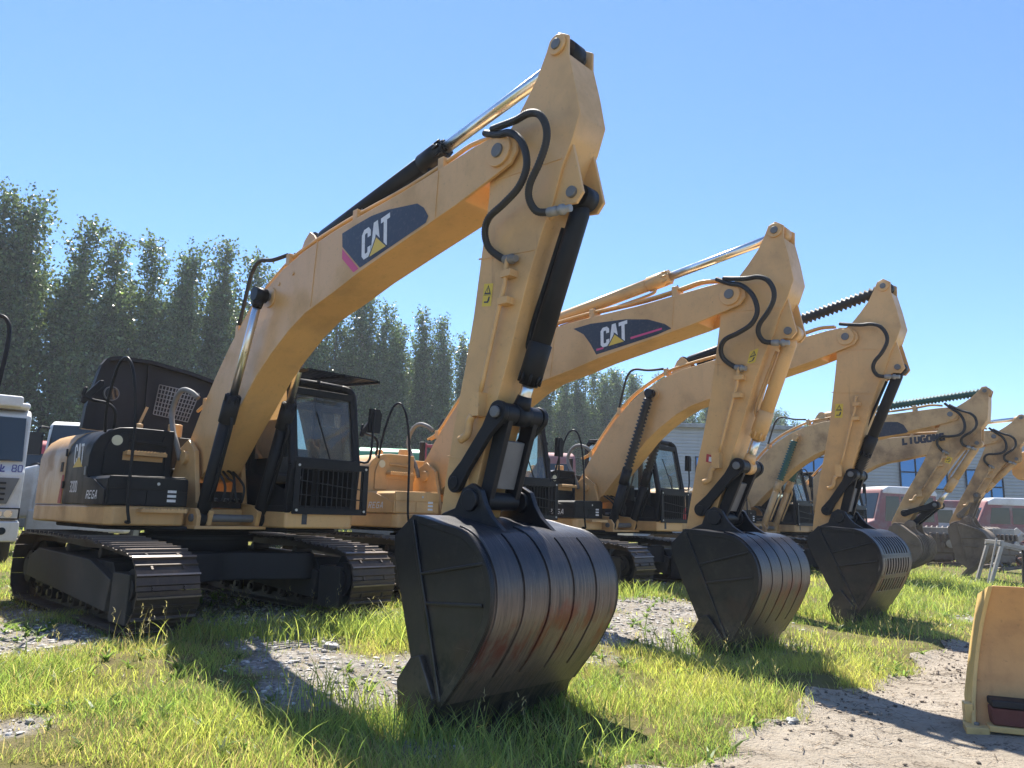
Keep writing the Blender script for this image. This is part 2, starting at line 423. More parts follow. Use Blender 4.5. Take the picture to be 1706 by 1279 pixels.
def side(pts, v): return [(p[0], v, p[1]) for p in pts]

# ------------------------------------------------------------------ the row of machines
YAW = 0.80692
PX, PY = -3.9798, 9.6371
SU, CU = math.sin(YAW), math.cos(YAW)
def to_row(x, y):                      # row coordinates: u towards the road, v along the row
    dx, dy = x - PX, y - PY
    return dx * SU - dy * CU, dx * CU + dy * SU
def from_row(u, v): return PX + u * SU + v * CU, PY - u * CU + v * SU
def ground_h(x, y):
    u, v = to_row(x, y)
    t = np.clip((u - 2.6) / 3.8, 0, 1); t = t * t * (3 - 2 * t)
    h = -0.19 * t
    h = h + 0.025 * np.sin(1.3 * x + 0.7 * y) * np.cos(0.9 * y - 0.4 * x) + 0.012 * np.sin(3.1 * x - 1.1 * y + 1) + 0.008 * np.sin(5.3 * y + 2.2 * x)
    b = np.clip((u - 6.72) / 0.28, 0, 1)
    far = np.clip((np.hypot(x, y) - 60) / 100, 0, 1)
    for bx, by, a_, r_ in ((.05, 5.65, .15, .85), (2.55, 8.85, .05, .9), (5.3, 11.8, .04, .9)):
        h = h - a_ * np.exp(-((x - bx) ** 2 + (y - by) ** 2) / (2 * (r_ * .6) ** 2))
    return (h - 0.085 * b) * (1 - far) - 0.05 * far

BASE_TIP, BASE_PIN, FOOT = (5.50, 4.22), (5.05, 1.12), (0.20, 1.87)
BOOM_TOP = [(-.10, 1.80), (-.06, 2.02), (.22, 2.43), (.55, 2.86), (.89, 3.24), (1.20, 3.51), (1.55, 3.74), (2.02, 3.96), (2.48, 4.08), (3.09, 4.165), (3.53, 4.205),
            (4.18, 4.255), (4.79, 4.325), (5.2, 4.375), (5.42, 4.39), (5.58, 4.365), (5.67, 4.28), (5.69, 4.17), (5.62, 4.08)]
BOOM_LOW = [(5.47, 4.035), (4.98, 3.905), (4.61, 3.825), (4.23, 3.745), (3.55, 3.595), (3.12, 3.475), (2.6, 3.35), (2.29, 3.21), (1.93, 2.99), (1.62, 2.76), (1.38, 2.52),
            (.94, 2.10), (.6, 1.75), (.42, 1.61), (.2, 1.57), (-.02, 1.65)]
STICK = [(6.06, 5.09), (5.97, 5.05), (5.935, 4.96), (5.84, 4.77), (5.71, 4.60), (5.57, 4.44), (5.40, 4.33), (5.33, 4.18), (5.33, 3.9), (5.30, 3.64), (5.265, 3.38), (5.20, 2.88),
         (5.11, 2.4), (5.02, 2.0), (4.92, 1.4), (4.89, 1.18), (4.93, 1.02), (5.05, .96), (5.17, 1.03), (5.24, 1.2), (5.33, 1.55), (5.42, 1.89), (5.60, 2.42), (5.80, 3.08), (5.93, 3.42),
         (6.04, 3.64), (6.12, 3.9), (6.22, 4.1), (6.29, 4.30), (6.235, 4.58), (6.165, 4.86), (6.165, 5.02)]
BUCKET = [(5.20, 1.24), (4.99, 1.08), (5.0, .93), (5.27, .17)]            # mouth side of the side plate
BACK = [(5.20, 1.24), (5.32, 1.225), (5.55, 1.18), (5.72, 1.15), (5.85, 1.09), (5.96, .98), (6.03, .85), (6.05, .70), (6.025, .55), (5.95, .41), (5.83, .23), (5.62, -.02)]
BACK = [(q.x, q.z) for q in smooth_path([(a, 0, b) for a, b in BACK], 3)]
def xf2(p, o, ang, sc, d):
    x, z = p[0] - o[0], p[1] - o[1]
    c, s = math.cos(ang), math.sin(ang)
    return (d[0] + sc * (c * x - s * z), d[1] + sc * (s * x + c * z))
def circ(p, q, r1, r2, sgn):
    dx, dz = q[0] - p[0], q[1] - p[1]; d = math.hypot(dx, dz); d = min(d, (r1 + r2) * .999)
    a = (r1 * r1 - r2 * r2 + d * d) / (2 * d); h = math.sqrt(max(0, r1 * r1 - a * a))
    return (p[0] + a * dx / d - sgn * h * dz / d, p[1] + a * dz / d + sgn * h * dx / d)
def offset_poly(poly, d):
    n = len(poly); out = []
    for i in range(n):
        a = np.subtract(poly[i], poly[max(i - 1, 0)]) if i else np.subtract(poly[1], poly[0])
        b = np.subtract(poly[min(i + 1, n - 1)], poly[i]) if i < n - 1 else a
        a = a / np.linalg.norm(a); b = b / np.linalg.norm(b); t = a + b; t /= np.linalg.norm(t)
        out.append((poly[i][0] + t[1] * d, poly[i][1] - t[0] * d))
    return out
def cylinder(par, name, p0, p1, split, mat, r, rr, bellows=None, v=0.0, collar=True):
    """hydraulic cylinder from its fixed eye p0 to the rod eye p1 in the plane v; split = fraction where the barrel ends."""
    a, b = Vector((p0[0], v, p0[1])), Vector((p1[0], v, p1[1]))
    d = (b - a); L = d.length; d.normalize()
    mb = MB()
    mb.cyl(a - Vector((0, .07, 0)), a + Vector((0, .07, 0)), r * 1.15, mat)
    e = a + d * L * split
    mb.tube([a + d * r * .6, a + d * (r * 1.6), e], [r * .75, r, r], mat, 24)
    if collar:
        mb.tube([e - d * .30, e - d * .29, e - d * .04, e - d * .03, e + d * .05], [r, r * 1.17, r * 1.17, r * 1.02, r * .95], mat, 24)
        for k in range(8):
            an = k * math.pi / 4; s = d.cross(Vector((0, 1, 0))).normalized(); t = d.cross(s)
            o = (s * math.cos(an) + t * math.sin(an)) * r * 1.06
            mb.cyl(e - d * .05 + o, e + d * .035 + o, r * .14, mat, 6)
        s = d.cross(Vector((0, 1, 0))).normalized()
        mb.tube(smooth_path([e - d * .2 - s * r * 1.1, e - d * .32 - s * (r + .06), a + d * (L * split * .45) - s * (r + .05), a + d * .25 - s * (r + .04)], 4), .022, mat, 8)
    o = mb.build(name, par, 0)
    mr = MB()
    mr.cyl(e, b - d * rr, rr, 'chrome', 20)
    mr.cyl(b - Vector((0, .075, 0)), b + Vector((0, .075, 0)), rr * 1.75, mat, 20)
    mr.tube([b - d * rr * 3.2, b - d * rr * 1.1], [rr * 1.15, rr * 1.5], mat, 16)
    mr.build('piston_rod', o)
    if bellows:
        n = max(10, int((L * (1 - split)) / .078)); pts = []; rad = []
        e2 = b - d * rr * 2.2
        for i in range(2 * n + 1):
            pts.append(e.lerp(e2, i / (2 * n))); rad.append(r * (1.22 if i % 2 else .70))
        MB().tube(pts, rad, bellows, 18).build('rubber_bellows', o)
    return o
def boss(par, p, v0, v1, r, mat, name='pin_boss'):
    MB().cyl((p[0], v0, p[1]), (p[0], v1, p[1]), r, mat, 24).build(name, par, .006)
def pinboss(mb, p, v0, v1, r, mat):
    mb.cyl((p[0], v0, p[1]), (p[0], v1, p[1]), r, mat, 24)

def excavator(c):
    x, y = c['pos']
    T = thing('excavator', c['label'], 'excavator', (x, y, c.get('z', 0)), YAW - math.pi / 2, 'excavators parked in a row')
    Y, K = c.get('yel', 'yellow'), 'black'
    hood, door, boxm = c.get('hood', K), c.get('door', K), c.get('box', K)
    # ---------------- undercarriage
    def track_path():
        P = []
        for k in range(25): a = -math.pi / 2 + math.pi * k / 24; P.append((1.83 + .36 * math.cos(a), .435 + .36 * math.sin(a)))     # front idler
        P += [(1.2, .832), (.62, .875), (.0, .862), (-.62, .88), (-1.2, .878)]
        for k in range(25): a = math.pi / 2 + math.pi * k / 24; P.append((-1.80 + .40 * math.cos(a), .475 + .40 * math.sin(a)))    # rear sprocket
        P += [(-1.45, .075), (1.45, .075)]
        return np.array(P + P[:1])
    TP = track_path(); sl = np.r_[0, np.cumsum(np.hypot(*np.diff(TP, axis=0).T))]
    L2 = 1.8; zc = .455
    for sgn in (-1, 1):
        vc = sgn * 1.19
        N = 49; step = sl[-1] / N
        mb = MB(); f = MB()
        def at(sv): sv %= sl[-1]; return np.array([np.interp(sv, sl, TP[:, 0]), np.interp(sv, sl, TP[:, 1])])
        for i in range(N):
            p0, p1 = at(i * step), at((i + 1) * step - 1e-6); u, z = (p0 + p1) / 2; a = math.atan2(p1[1] - p0[1], p1[0] - p0[0])
            ca, sa = -math.cos(a), -math.sin(a)             # local x backwards, local y outwards
            h = np.hypot(*(p1 - p0)) / 2; j = random.uniform(-.007, .007); tl = random.uniform(-.012, .012)
            ca, sa = math.cos(math.atan2(sa, ca) + tl), math.sin(math.atan2(sa, ca) + tl)
            X = lambda p, q: (u + ca * p - sa * q, z + sa * p + ca * q)
            prof = [(-h - .008, 0), (-h - .008, .020), (-h + .030, .026), (-h + .036, .050), (-h + .052, .050), (-h + .060, .022), (h * .25, .016), (h * .3, .034), (h * .42, .034), (h * .5, .014), (h - .010, .010), (h - .010, 0)]
            mb.prism([X(*q) for q in prof], vc - .30 + j, vc + .30 + j, 'track_steel')
            mb.prism([X(*q) for q in ((-h + .0355, .040), (-h + .0355, .0512), (-h + .0525, .0512), (-h + .0525, .040))], vc - .30 + j - .001, vc + .30 + j + .001, 'track_worn')
            for dv in (-.10, .07): mb.prism([X(*q) for q in ((-h, -.085), (-h, -.002), (h, -.002), (h, -.085))], vc + dv, vc + dv + .03, 'track_steel')
            for dv in (-.15, .15):
                for du in (h * .62, h * .86):
                    a0, a1 = X(du, .010), X(du, .030); mb.cyl((a0[0], vc + dv, a0[1]), (a1[0], vc + dv, a1[1]), .013, 'track_steel', 6)
            b0, b1 = X(h * .74, .0115), X(h * .74, .0135)
        tr = mb.build('track', T)
        f.prism([(-1.45, .28), (1.35, .28), (1.42, .40), (1.2, .68), (-1.25, .70), (-1.5, .52)], vc - .19, vc + .19, 'black_matte')
        f.prism([(-1.62, .36), (1.3, .20), (1.38, .52), (.7, .68), (-1.2, .72), (-1.6, .6)], vc - .262, vc + .262, 'track_guard')
        f.prism([(1.40, .12), (1.85, .12), (1.85, .60), (1.40, .60)], vc - .25, vc + .25, 'track_guard')
        for k in range(7):
            uu = -1.3 + k * .42
            f.cyl((uu, vc - .16, .20), (uu, vc + .16, .20), .085, 'track_steel', 14)
            f.cyl((uu, vc - .20, .20), (uu, vc + .20, .20), .045, 'track_steel', 10)
        for uu in (-.6, .55): f.cyl((uu, vc - .12, .74), (uu, vc + .12, .74), .06, 'track_steel', 12)
        f.build('track_frame', tr, .012)
        for nm, uu in (('idler_wheel', L2), ('drive_sprocket', -L2)):
            g = MB(); g.cyl((uu, vc - .07, zc), (uu, vc + .07, zc), .335, 'black_matte', 28); g.cyl((uu, vc - .20, zc), (uu, vc + .20, zc), .20, 'black_matte', 20)
            g.cyl((uu, vc - .23, zc), (uu, vc + .23, zc), .12, 'black_matte', 16)
            g.build(nm, tr, .01)
    mb = MB()
    mb.prism([(-.75, -.45), (.75, -.45), (1.0, -.95), (1.25, -.95), (1.25, -.8), (.95, -.1), (.95, .1), (1.25, .8), (1.25, .95), (1.0, .95), (.75, .45), (-.75, .45), (-1.0, .95), (-1.3, .95), (-1.3, .8), (-.95, 0), (-1.3, -.8), (-1.3, -.95), (-1.0, -.95)], .42, .74, 'black_matte', 2)
    mb.build('undercarriage_frame', T, .02)
    mb = MB(); mb.cyl((0, 0, .74), (0, 0, 1.0), .62, 'black_matte', 40); mb.cyl((0, 0, .86), (0, 0, .93), .68, 'black_matte', 40)
    mb.build('turntable', T)
    # ---------------- revolving platform
    def cw_plan(inset=0.0, u0=-.86):
        pts = [(u0, -1.37 + inset), (-1.62, -1.37 + inset)]
        for k in range(1, 12):
            t = k / 12; a = math.pi * t
            e = 0.42
            pts.append((-1.62 - (1.08 - inset) * abs(math.sin(a)) ** .55, -(1.37 - inset) * (1 if math.cos(a) > 0 else -1) * abs(math.cos(a)) ** .75))
        pts += [(-1.62, 1.37 - inset), (u0, 1.37 - inset)]
        return pts
    mb = MB()
    plan = [(-.3, -1.37), (.70, -1.37), (.77, -1.30), (.77, -.52), (.60, -.50), (.60, .38), (1.42, .40), (1.47, .5), (1.47, 1.30), (1.40, 1.37)] + cw_plan()[::-1][0:]
    mb.prism(plan, 1.04, 1.255, Y, 2)
    mb.prism([(.5, -1.0), (.9, -.4), (.9, .4), (1.3, .5), (1.3, 1.2), (-1.6, 1.2), (-2.2, .6), (-2.2, -.6), (-1.6, -1.2), (.2, -1.2)], .985, 1.04, 'black_matte', 2)
    pf = mb.build('platform', T, .03, 3)
    q = MB(); q.prism([(.61, -.50), (1.02, -.50), (1.02, .385), (.61, .385)], 1.015, 1.05, Y, 2); q.build('front_sill', pf, .006)
    st = MB(); st.box((.775, -1.06, 1.19), (.93, -.56, 1.225), Y)
    for k in range(13): st.prism([(-1.05 + k * .038, 1.224), (-1.03 + k * .038, 1.243), (-1.013 + k * .038, 1.224)], .79, .925, Y, 0)
    st.build('step_tread', pf)
    # counterweight: rounded top edge
    mb = MB(); prof = [(0, 1.262), (0, 1.86), (.03, 1.98), (.09, 2.08), (.18, 2.155), (.30, 2.19), (.5, 2.20)]
    rings = [cw_plan(d) for d, z in prof]; n = len(rings[0]); vs = []
    for rg, (d, z) in zip(rings, prof): vs += [(p[0], p[1], z) for p in rg]
    fs = [(k * n + i, k * n + i + 1, (k + 1) * n + i + 1, (k + 1) * n + i)[::-1] for k in range(len(prof) - 1) for i in range(n - 1)]
    fs.append([(len(prof) - 1) * n + i for i in range(n)][::-1])
    fs.append([k * n for k in range(len(prof))] + [k * n + n - 1 for k in range(len(prof))][::-1])
    mb.add(vs, fs, Y, True)
    cwo = mb.build('counterweight', T); cwo.data.set_sharp_from_angle(angle=R(50))
    s = MB(); s.box((-1.94, -1.0, 1.60), (-1.90, 1.0, 1.61), 'black_matte'); s.build('seam', cwo)
    tl = MB(); tl.box((-1.03, -1.376, 1.66), (-.94, -1.368, 1.78), 'black'); tl.prism([(-.99, 1.27), (-.87, 1.27), (-.87, 1.62), (-.93, 1.62)], -1.376, -1.368, 'decal_red'); tl.build('side_marker', cwo)
    # engine bay side with door (right side of the machine), rounded shoulder
    arc = [(-1.37, 1.26), (-1.37, 1.84), (-1.34, 1.97), (-1.28, 2.07), (-1.19, 2.145), (-1.07, 2.19), (-.92, 2.205), (-.42, 2.205), (-.42, 1.26)]
    mb = MB(); mb.prism(arc, -.855, 0.0, door, 0)
    dr = mb.build('engine_door', T, .018, 3)
    d2 = MB(); d2.prism([(-1.22, 1.62), (-1.22, 1.9), (-1.17, 2.05), (-1.03, 2.13), (-.99, 2.13), (-.96, 2.08), (-.95, 1.95), (-.98, 1.62)], .0, .025, hood, 0)
    d2.prism([(-.52, 1.62), (-.45, 1.62), (-.45, 2.13), (-.56, 2.13), (-.58, 2.05), (-.95, 2.05), (-.97, 2.02), (-.52, 2.0)], .0, .03, hood, 0)
    d2.build('hood_front', dr, .01)
    st = MB(); st.box((.0, -1.02, 1.86), (.16, -.55, 1.90), Y)
    for k in range(12): st.prism([(-1.01 + k * .038, 1.899), (-.99 + k * .038, 1.918), (-.973 + k * .038, 1.899)], .02, .155, Y, 0)
    st.box((.0, -1.02, 1.80), (.03, -.55, 1.86), Y); st.build('step_tread', dr)
    sk = MB(); sk.cyl((.026, -1.10, 2.03), (.030, -1.10, 2.03), .062, 'sticker_cream', 28); sk.build('round_sticker', dr)
    if c.get('text'):
        t = MB(); nrm = (0, -1, 0)
        if c['text'] == 'full':
            text(t, 'CAT', (-.55, -1.3725, 1.72), (-.19, -1.3725, 1.72), (-.58, -1.3725, 1.99), nrm, 'decal_white', .24)
            t.add([(-.56, -1.3745, 1.70), (-.20, -1.3745, 1.70), (-.37, -1.3745, 1.83)], [(0, 1, 2)], 'decal_yellow')
            text(t, '320D', (-.58, -1.3725, 1.40), (-.30, -1.3725, 1.40), (-.59, -1.3725, 1.54), nrm, 'decal_white', .26, .2)
            t.build('lettering', dr)
    mb = MB(); mb.prism([(-.42, 1.26), (-.42, 2.12), (-.3, 2.18), (1.2, 2.18), (1.35, 2.05), (1.35, 1.26)], -.99, -.5, c.get('bay', 'black_matte'), 0)
    mb.prism([(-.3, 1.26), (-.3, 1.75), (.36, 1.75), (.36, 1.26)], -.5, -.25, 'black_matte', 0)
    mb.cyl((-.75, .35, 2.15), (-.75, .35, 2.55), .055, 'black_matte', 14); mb.cyl((-.62, -.18, 2.18), (-.62, -.18, 2.36), .09, Y, 16); mb.cyl((-.70, -.62, 2.2), (-.70, -.62, 2.33), .05, Y, 14)
    mb.build('engine_bay', T, .015)
    # storage box with the front right steps
    mb = MB(); mb.prism([(-1.385, 1.26), (-1.385, 1.55), (-1.34, 1.585), (-.55, 1.60), (-.505, 1.56), (-.50, 1.26)], .02, .76, boxm, 0)
    mb.prism([(.0, 1.262), (.74, 1.262), (.73, 1.43), (.60, 1.47), (.28, 1.565), (.0, 1.575)], -1.40, -1.385, boxm)
    sb = mb.build('storage_box', T, .016, 3)
    ld = MB(); ld.box((.755, -1.36, 1.275), (.772, -.98, 1.43), boxm); ld.box((.755, -.965, 1.275), (.772, -.52, 1.43), boxm)
    ld.box((.755, -1.37, 1.445), (.775, -.52, 1.58), boxm); ld.cyl((.775, -.85, 1.51), (.782, -.85, 1.51), .018, 'lamp', 14); ld.build('box_lid', sb, .006)
    t = MB()
    text(t, 'REGA', (.13, -1.4025, 1.325), (.52, -1.4025, 1.325), (.155, -1.4025, 1.42), (0, -1, 0), 'decal_white', .17, .2)
    for k in range(3):
        zz = 1.31 + k * .052
        t.add([(.7755, -.74, zz), (.7755, -.64, zz), (.7755, -.64, zz + .030), (.7755, -.74, zz + .030)], [(0, 1, 2, 3)], 'decal_white')
    t.build('lettering', sb)
    q = MB()
    for zz in (1.45, 1.85): q.box((-.875, -1.385, zz), (-.83, -1.37, zz + .09), 'black_matte')
    q.build('door_hinge', dr, .003)
    q = MB(); q.box((-.10, -1.383, 1.60), (-.05, -1.37, 1.70), 'galv'); q.build('door_latch', dr, .004)
    # open engine lid
    if c.get('lid'):
        mb = MB(); O = [(-1.12, 2.25), (-1.10, 2.55), (-.98, 3.12), (-.92, 3.22), (-.80, 3.26), (-.36, 3.27), (.2, 3.2), (.70, 3.09), (.56, 2.7), (.42, 2.25)]
        mb.prism(O, -1.36, -1.30, 'black_matte', 0)
        for a, b in zip(O, O[1:]): mb.bar((-1.27, *a), (-1.27, *b), .05, .12, 'black_matte', (1, 0, 0))
        mb.bar((-1.28, -.33, 2.25), (-1.28, -.36, 3.26), .06, .05, 'black_matte', (1, 0, 0))
        lo = mb.build('engine_lid', T)
        g = MB()
        for k in range(13):
            t = k / 12
            p0, p1 = np.array((-.24, 2.55)) * (1 - t) + np.array((.25, 2.49)) * t, np.array((-.20, 2.98)) * (1 - t) + np.array((.38, 2.93)) * t
            g.bar((-1.29, *p0), (-1.29, *p1), .012, .012, 'galv', (1, 0, 0))
        for k in range(8):
            t = k / 7
            p0, p1 = np.array((-.24, 2.55)) * (1 - t) + np.array((-.20, 2.98)) * t, np.array((.25, 2.49)) * (1 - t) + np.array((.38, 2.93)) * t
            g.bar((-1.285, *p0), (-1.285, *p1), .012, .012, 'galv', (1, 0, 0))
        g.build('vent_grille', lo)
        l2 = MB(); l2.cyl((-1.27, -.83, 2.76), (-1.23, -.83, 2.76), .10, 'grey_paint', 20); l2.cyl((-1.23, -.83, 2.76), (-1.225, -.83, 2.76), .085, 'dark_glass', 20); l2.build('round_vent', lo)
        s = MB(); s.bar((-1.2, -.5, 2.2), (-1.15, -.38, 2.62), .035, .035, Y); s.build('lid_prop', lo)
    # handrail and mirror on the right
    rl = MB(); rl.tube(smooth_path([(.85, -1.15, 1.08), (.85, -1.19, 1.35), (.83, -1.20, 2.2), (.80, -1.26, 2.70), (.72, -1.31, 2.90), (.6, -1.34, 2.90), (.5, -1.36, 2.75), (.35, -1.36, 2.4), (.2, -1.30, 2.1)], 5), .017, 'black', 10)
    rl.tube([(.77, -1.15, 1.08), (.85, -1.15, 1.08)], .021, 'black', 8)
    rl.build('handrail', T)
    mr = MB(); mr.tube(smooth_path([(-.15, -1.10, 2.18), (-.10, -1.12, 2.38), (-.1, -1.22, 2.47), (0, -1.42, 2.48), (.02, -1.52, 2.52), (0, -1.50, 2.62)], 5), .02, 'black', 10)
    mo = mr.build('mirror_arm', T)
    g = MB(); g.prism([(-1.54, 2.44), (-1.50, 2.42), (-1.31, 2.68), (-1.33, 2.73), (-1.37, 2.72), (-1.54, 2.50)], -.02, .03, 'black', 0); g.build('mirror', mo, .01)
    if c.get('bow'):
        iv = Matrix.Rotation(-(YAW - math.pi / 2), 3, 'Z')
        q = [iv @ (Vector(z) - Vector((x, y, 0))) for z in ((-6.12, 8.3, 1.3), (-5.93, 8.3, 2.2), (-5.86, 8.3, 2.75), (-5.84, 8.3, 3.15), (-5.88, 8.3, 3.33), (-6.0, 8.3, 3.40), (-6.3, 8.3, 3.38), (-6.5, 8.3, 3.2))]
        MB().tube(smooth_path(q, 5), .024, K, 10).build('mirror_bow', T)
    # ---------------- cab
    mb = MB()
    pro = [(1.40, 1.27), (1.455, 1.80), (1.27, 2.74), (1.16, 2.87), (-.25, 2.91), (-.35, 2.80), (-.36, 1.27)]
    for v in (.44, 1.335):
        for a, b in zip(pro, pro[1:] + pro[:1]): mb.bar((a[0], v, a[1]), (b[0], v, b[1]), .075, .10, K, (0, 1, 0))
        mb.bar((.42, v, 1.27), (.42, v, 2.9), .075, .09, K, (0, 1, 0))
    for a in pro[:6]: mb.bar((a[0], .40, a[1]), (a[0], 1.37, a[1]), .09, .09, K, (0, 0, 1))
    for sv in (-1, 1):
        q = []
        for k in range(7):
            t_ = k / 6 * math.pi / 2; q.append((1.19 + .10 * math.cos(t_) - .02, .89 + sv * (.33 + .13 * math.cos(t_)), 2.74 + .13 * math.sin(t_)))
        mb.tube([(1.45, .89 + sv * .46, 1.82), (1.275, .89 + sv * .46, 2.72)] + q + [(1.17, .89, 2.875)], .052, K, 10)
    mb.bar((1.44, .40, 1.84), (1.44, 1.37, 1.84), .09, .12, K)
    mb.prism([(1.14, 2.885), (1.05, 2.94), (.3, 2.965), (-.2, 2.95), (-.3, 2.91)], .42, 1.36, K)
    mb.prism([(1.36, 1.28), (1.40, 1.80), (.42, 1.86), (-.33, 1.9), (-.33, 1.28)], 1.345, 1.37, K)
    mb.prism([(1.36, 1.28), (1.36, 1.5), (.42, 1.75), (-.33, 1.9), (-.33, 1.28)], .405, .43, K)
    mb.box((-.36, .44, 1.26), (-.31, 1.34, 2.0), K)
    cab = mb.build('cab', T, .012)
    g = MB(); g.add([(1.450, .49, 1.88), (1.450, 1.29, 1.88), (1.275, 1.29, 2.74), (1.275, .49, 2.74)], [(0, 1, 2, 3)], 'glass'); g.build('windshield', cab)
    g = MB(); g.bar((1.452, .95, 1.9), (1.33, .78, 2.5), .012, .012, 'black', (1, 0, 0)); g.build('wiper', cab)
    for v in (.425, 1.352):
        g = MB(); g.add([(1.36, v, 1.9), (.46, v, 1.9), (.46, v, 2.82), (1.14, v, 2.82), (1.22, v, 2.74)], [(0, 1, 2, 3, 4)], 'glass')
        g.add([(.38, v, 1.95), (-.30, v, 1.95), (-.30, v, 2.82), (.38, v, 2.82)], [(0, 1, 2, 3)], 'glass'); g.build('side_window', cab)
    g = MB(); g.add([(-.33, .49, 2.02), (-.33, 1.29, 2.02), (-.31, 1.29, 2.8), (-.31, .49, 2.8)], [(0, 1, 2, 3)], 'glass'); g.build('rear_window', cab)
    g = MB()
    g.prism([(.05, 1.62), (.5, 1.62), (.55, 1.72), (.17, 1.75), (.02, 2.5), (-.12, 2.5), (-.05, 1.7)], .68, 1.12, 'grey_paint')
    g.prism([(.0, 2.52), (-.1, 2.52), (-.1, 2.72), (-.02, 2.72)], .78, 1.02, 'grey_paint'); g.build('seat', cab, .03)
    g = MB(); g.box((.2, .48, 1.3), (.75, .62, 1.95), 'black_matte'); g.box((.1, 1.18, 1.3), (.7, 1.3, 1.9), 'black_matte'); g.cyl((.7, .56, 1.95), (.75, .6, 2.2), .02, 'black_matte', 8); g.box((1.1, .44, 1.95), (1.22, .5, 2.15), 'black_matte')
    g.build('console', cab, .01)
    if c.get('guard', True):
        g = MB(); u = 1.50
        for a, b in (((.45, 1.25), (1.50, 1.25)), ((.45, 1.81), (1.50, 1.81))): g.bar((u, *a), (u, *b), .03, .075, K)
        for vv in (.48, 1.47): g.bar((u, vv, 1.22), (u, vv, 1.84), .075, .03, K, (1, 0, 0))
        for k in range(13): g.bar((u - .005, .55 + k * .072, 1.28), (u - .005, .55 + k * .072, 1.79), .014, .014, K, (1, 0, 0))
        for k in range(2): g.bar((u + .008, .5, 1.45 + k * .17), (u + .008, 1.45, 1.40 + k * .13), .012, .012, K)
        for vv in (.49, 1.46):
            for zz in (1.26, 1.80): g.cyl((u + .015, vv, zz), (u + .025, vv, zz), .016, 'lamp', 10)
        g.build('front_guard', cab)
    if c.get('visor'):
        g = MB()
        for k in range(9): g.bar((.75 + k * .125, .36, 3.0 - k * .008), (.75 + k * .125, 1.38, 3.0 - k * .008), .05, .02, K)
        for vv in (.36, .87, 1.38): g.bar((.7, vv, 2.985), (1.8, vv, 2.915), .03, .035, K)
        for vv in (.5, 1.25): g.bar((.9, vv, 2.9), (.9, vv, 2.99), .03, .03, K)
        g.build('sun_visor', cab)
    if not c.get('bow'):
      g = MB(); g.tube(smooth_path([(1.42, 1.40, 1.9), (1.5, 1.52, 1.95), (1.48, 1.56, 2.5), (1.45, 1.60, 2.62)], 4), .016, K, 8); g.prism([(1.50, 2.30), (1.68, 2.30), (1.70, 2.56), (1.66, 2.62), (1.52, 2.62)], 1.42, 1.47, K, 0)
      g.build('cab_mirror', cab)
    g = MB(); g.tube(smooth_path([(1.1, 1.40, 1.3), (1.12, 1.46, 1.6), (1.12, 1.46, 2.1), (1.05, 1.40, 2.25)], 4), .016, K, 8); g.build('grab_handle', cab)
    if c.get('mark', True):
        g = MB(); g.box((1.471, .60, 1.09), (1.474, .67, 1.22), 'decal_black'); g.build('label_plate', cab)
    # ---------------- front deck: boom bracket, valves and hoses
    mb = MB()
    for v in (-.33, .27): mb.prism([(-.25, 1.05), (.95, 1.05), (1.0, 1.22), (.85, 1.30), (.6, 1.32), (.42, 1.95), (.2, 2.10), (-.02, 2.0), (-.25, 1.5)], v, v + .06, Y)
    for v in (-.47, .44): mb.prism([(.7, 1.03), (.99, 1.03), (1.0, 1.16), (.93, 1.25), (.8, 1.25), (.7, 1.16)], v, v + .05, Y)
    bb = mb.build('boom_bracket', T, .01)
    boss(bb, FOOT, -.38, .38, .085, Y, 'foot_pin'); boss(bb, (.87, 1.14), -.5, .52, .045, 'grey_paint', 'cylinder_pin')
    mb = MB(); mb.box((.25, -.24, 1.26), (.62, .24, 1.46), 'black_matte')
    for k in range(5):
        v = -.2 + k * .09 + random.uniform(-.02, .02)
        mb.cyl((.62, v, 1.36), (.70, v, 1.36), .022, 'galv', 8)
        mb.tube(smooth_path([(.70, v, 1.36), (.80 + .05 * (k % 2), v, 1.34), (.84, v + random.uniform(-.05, .05), 1.46 + .05 * (k % 3)), (.72, v * .9, 1.62 + .04 * (k % 2)), (.5, v * .8, 1.74)], 4), .015, 'rubber', 8)
    mb.build('valve_block', T)
    # ---------------- boom
    tip, pin = c['tip'], c['pin']
    ba = math.atan2(tip[1] - FOOT[1], tip[0] - FOOT[0]) - math.atan2(BASE_TIP[1] - FOOT[1], BASE_TIP[0] - FOOT[0])
    bs_ = math.hypot(tip[0] - FOOT[0], tip[1] - FOOT[1]) / math.hypot(BASE_TIP[0] - FOOT[0], BASE_TIP[1] - FOOT[1])
    B = lambda p: xf2(p, FOOT, ba, bs_, FOOT)
    body = [B(p) for p in BOOM_TOP if p[0] < 5.0] + [B((5.05, 4.34)), B((5.12, 4.1)), B((5.05, 3.93))] + [B(p) for p in BOOM_LOW if p[0] < 5.0]
    full = [B(p) for p in BOOM_TOP + BOOM_LOW]
    mb = MB(); hw = .225
    mb.prism(body, -hw + .018, hw - .018, Y)
    boom = mb.build('boom', T, .012)
    for v0 in (-hw, hw - .03):
        p = MB(); p.prism(full, v0, v0 + .03, Y); p.build('side_plate', boom, .006)
    for v0, v1 in ((-hw - .03, -hw), (hw, hw + .03)): boss(boom, B((5.50, 4.22)), v0, v1, .135, Y)
    boss(boom, B((5.50, 4.22)), -hw - .05, hw + .05, .06, 'grey_paint', 'tip_pin')
    boss(boom, B((1.81, 3.67)), -hw - .02, hw + .02, .12, Y); boss(boom, B((1.81, 3.67)), -.41, .41, .045, 'grey_paint', 'cylinder_pin')
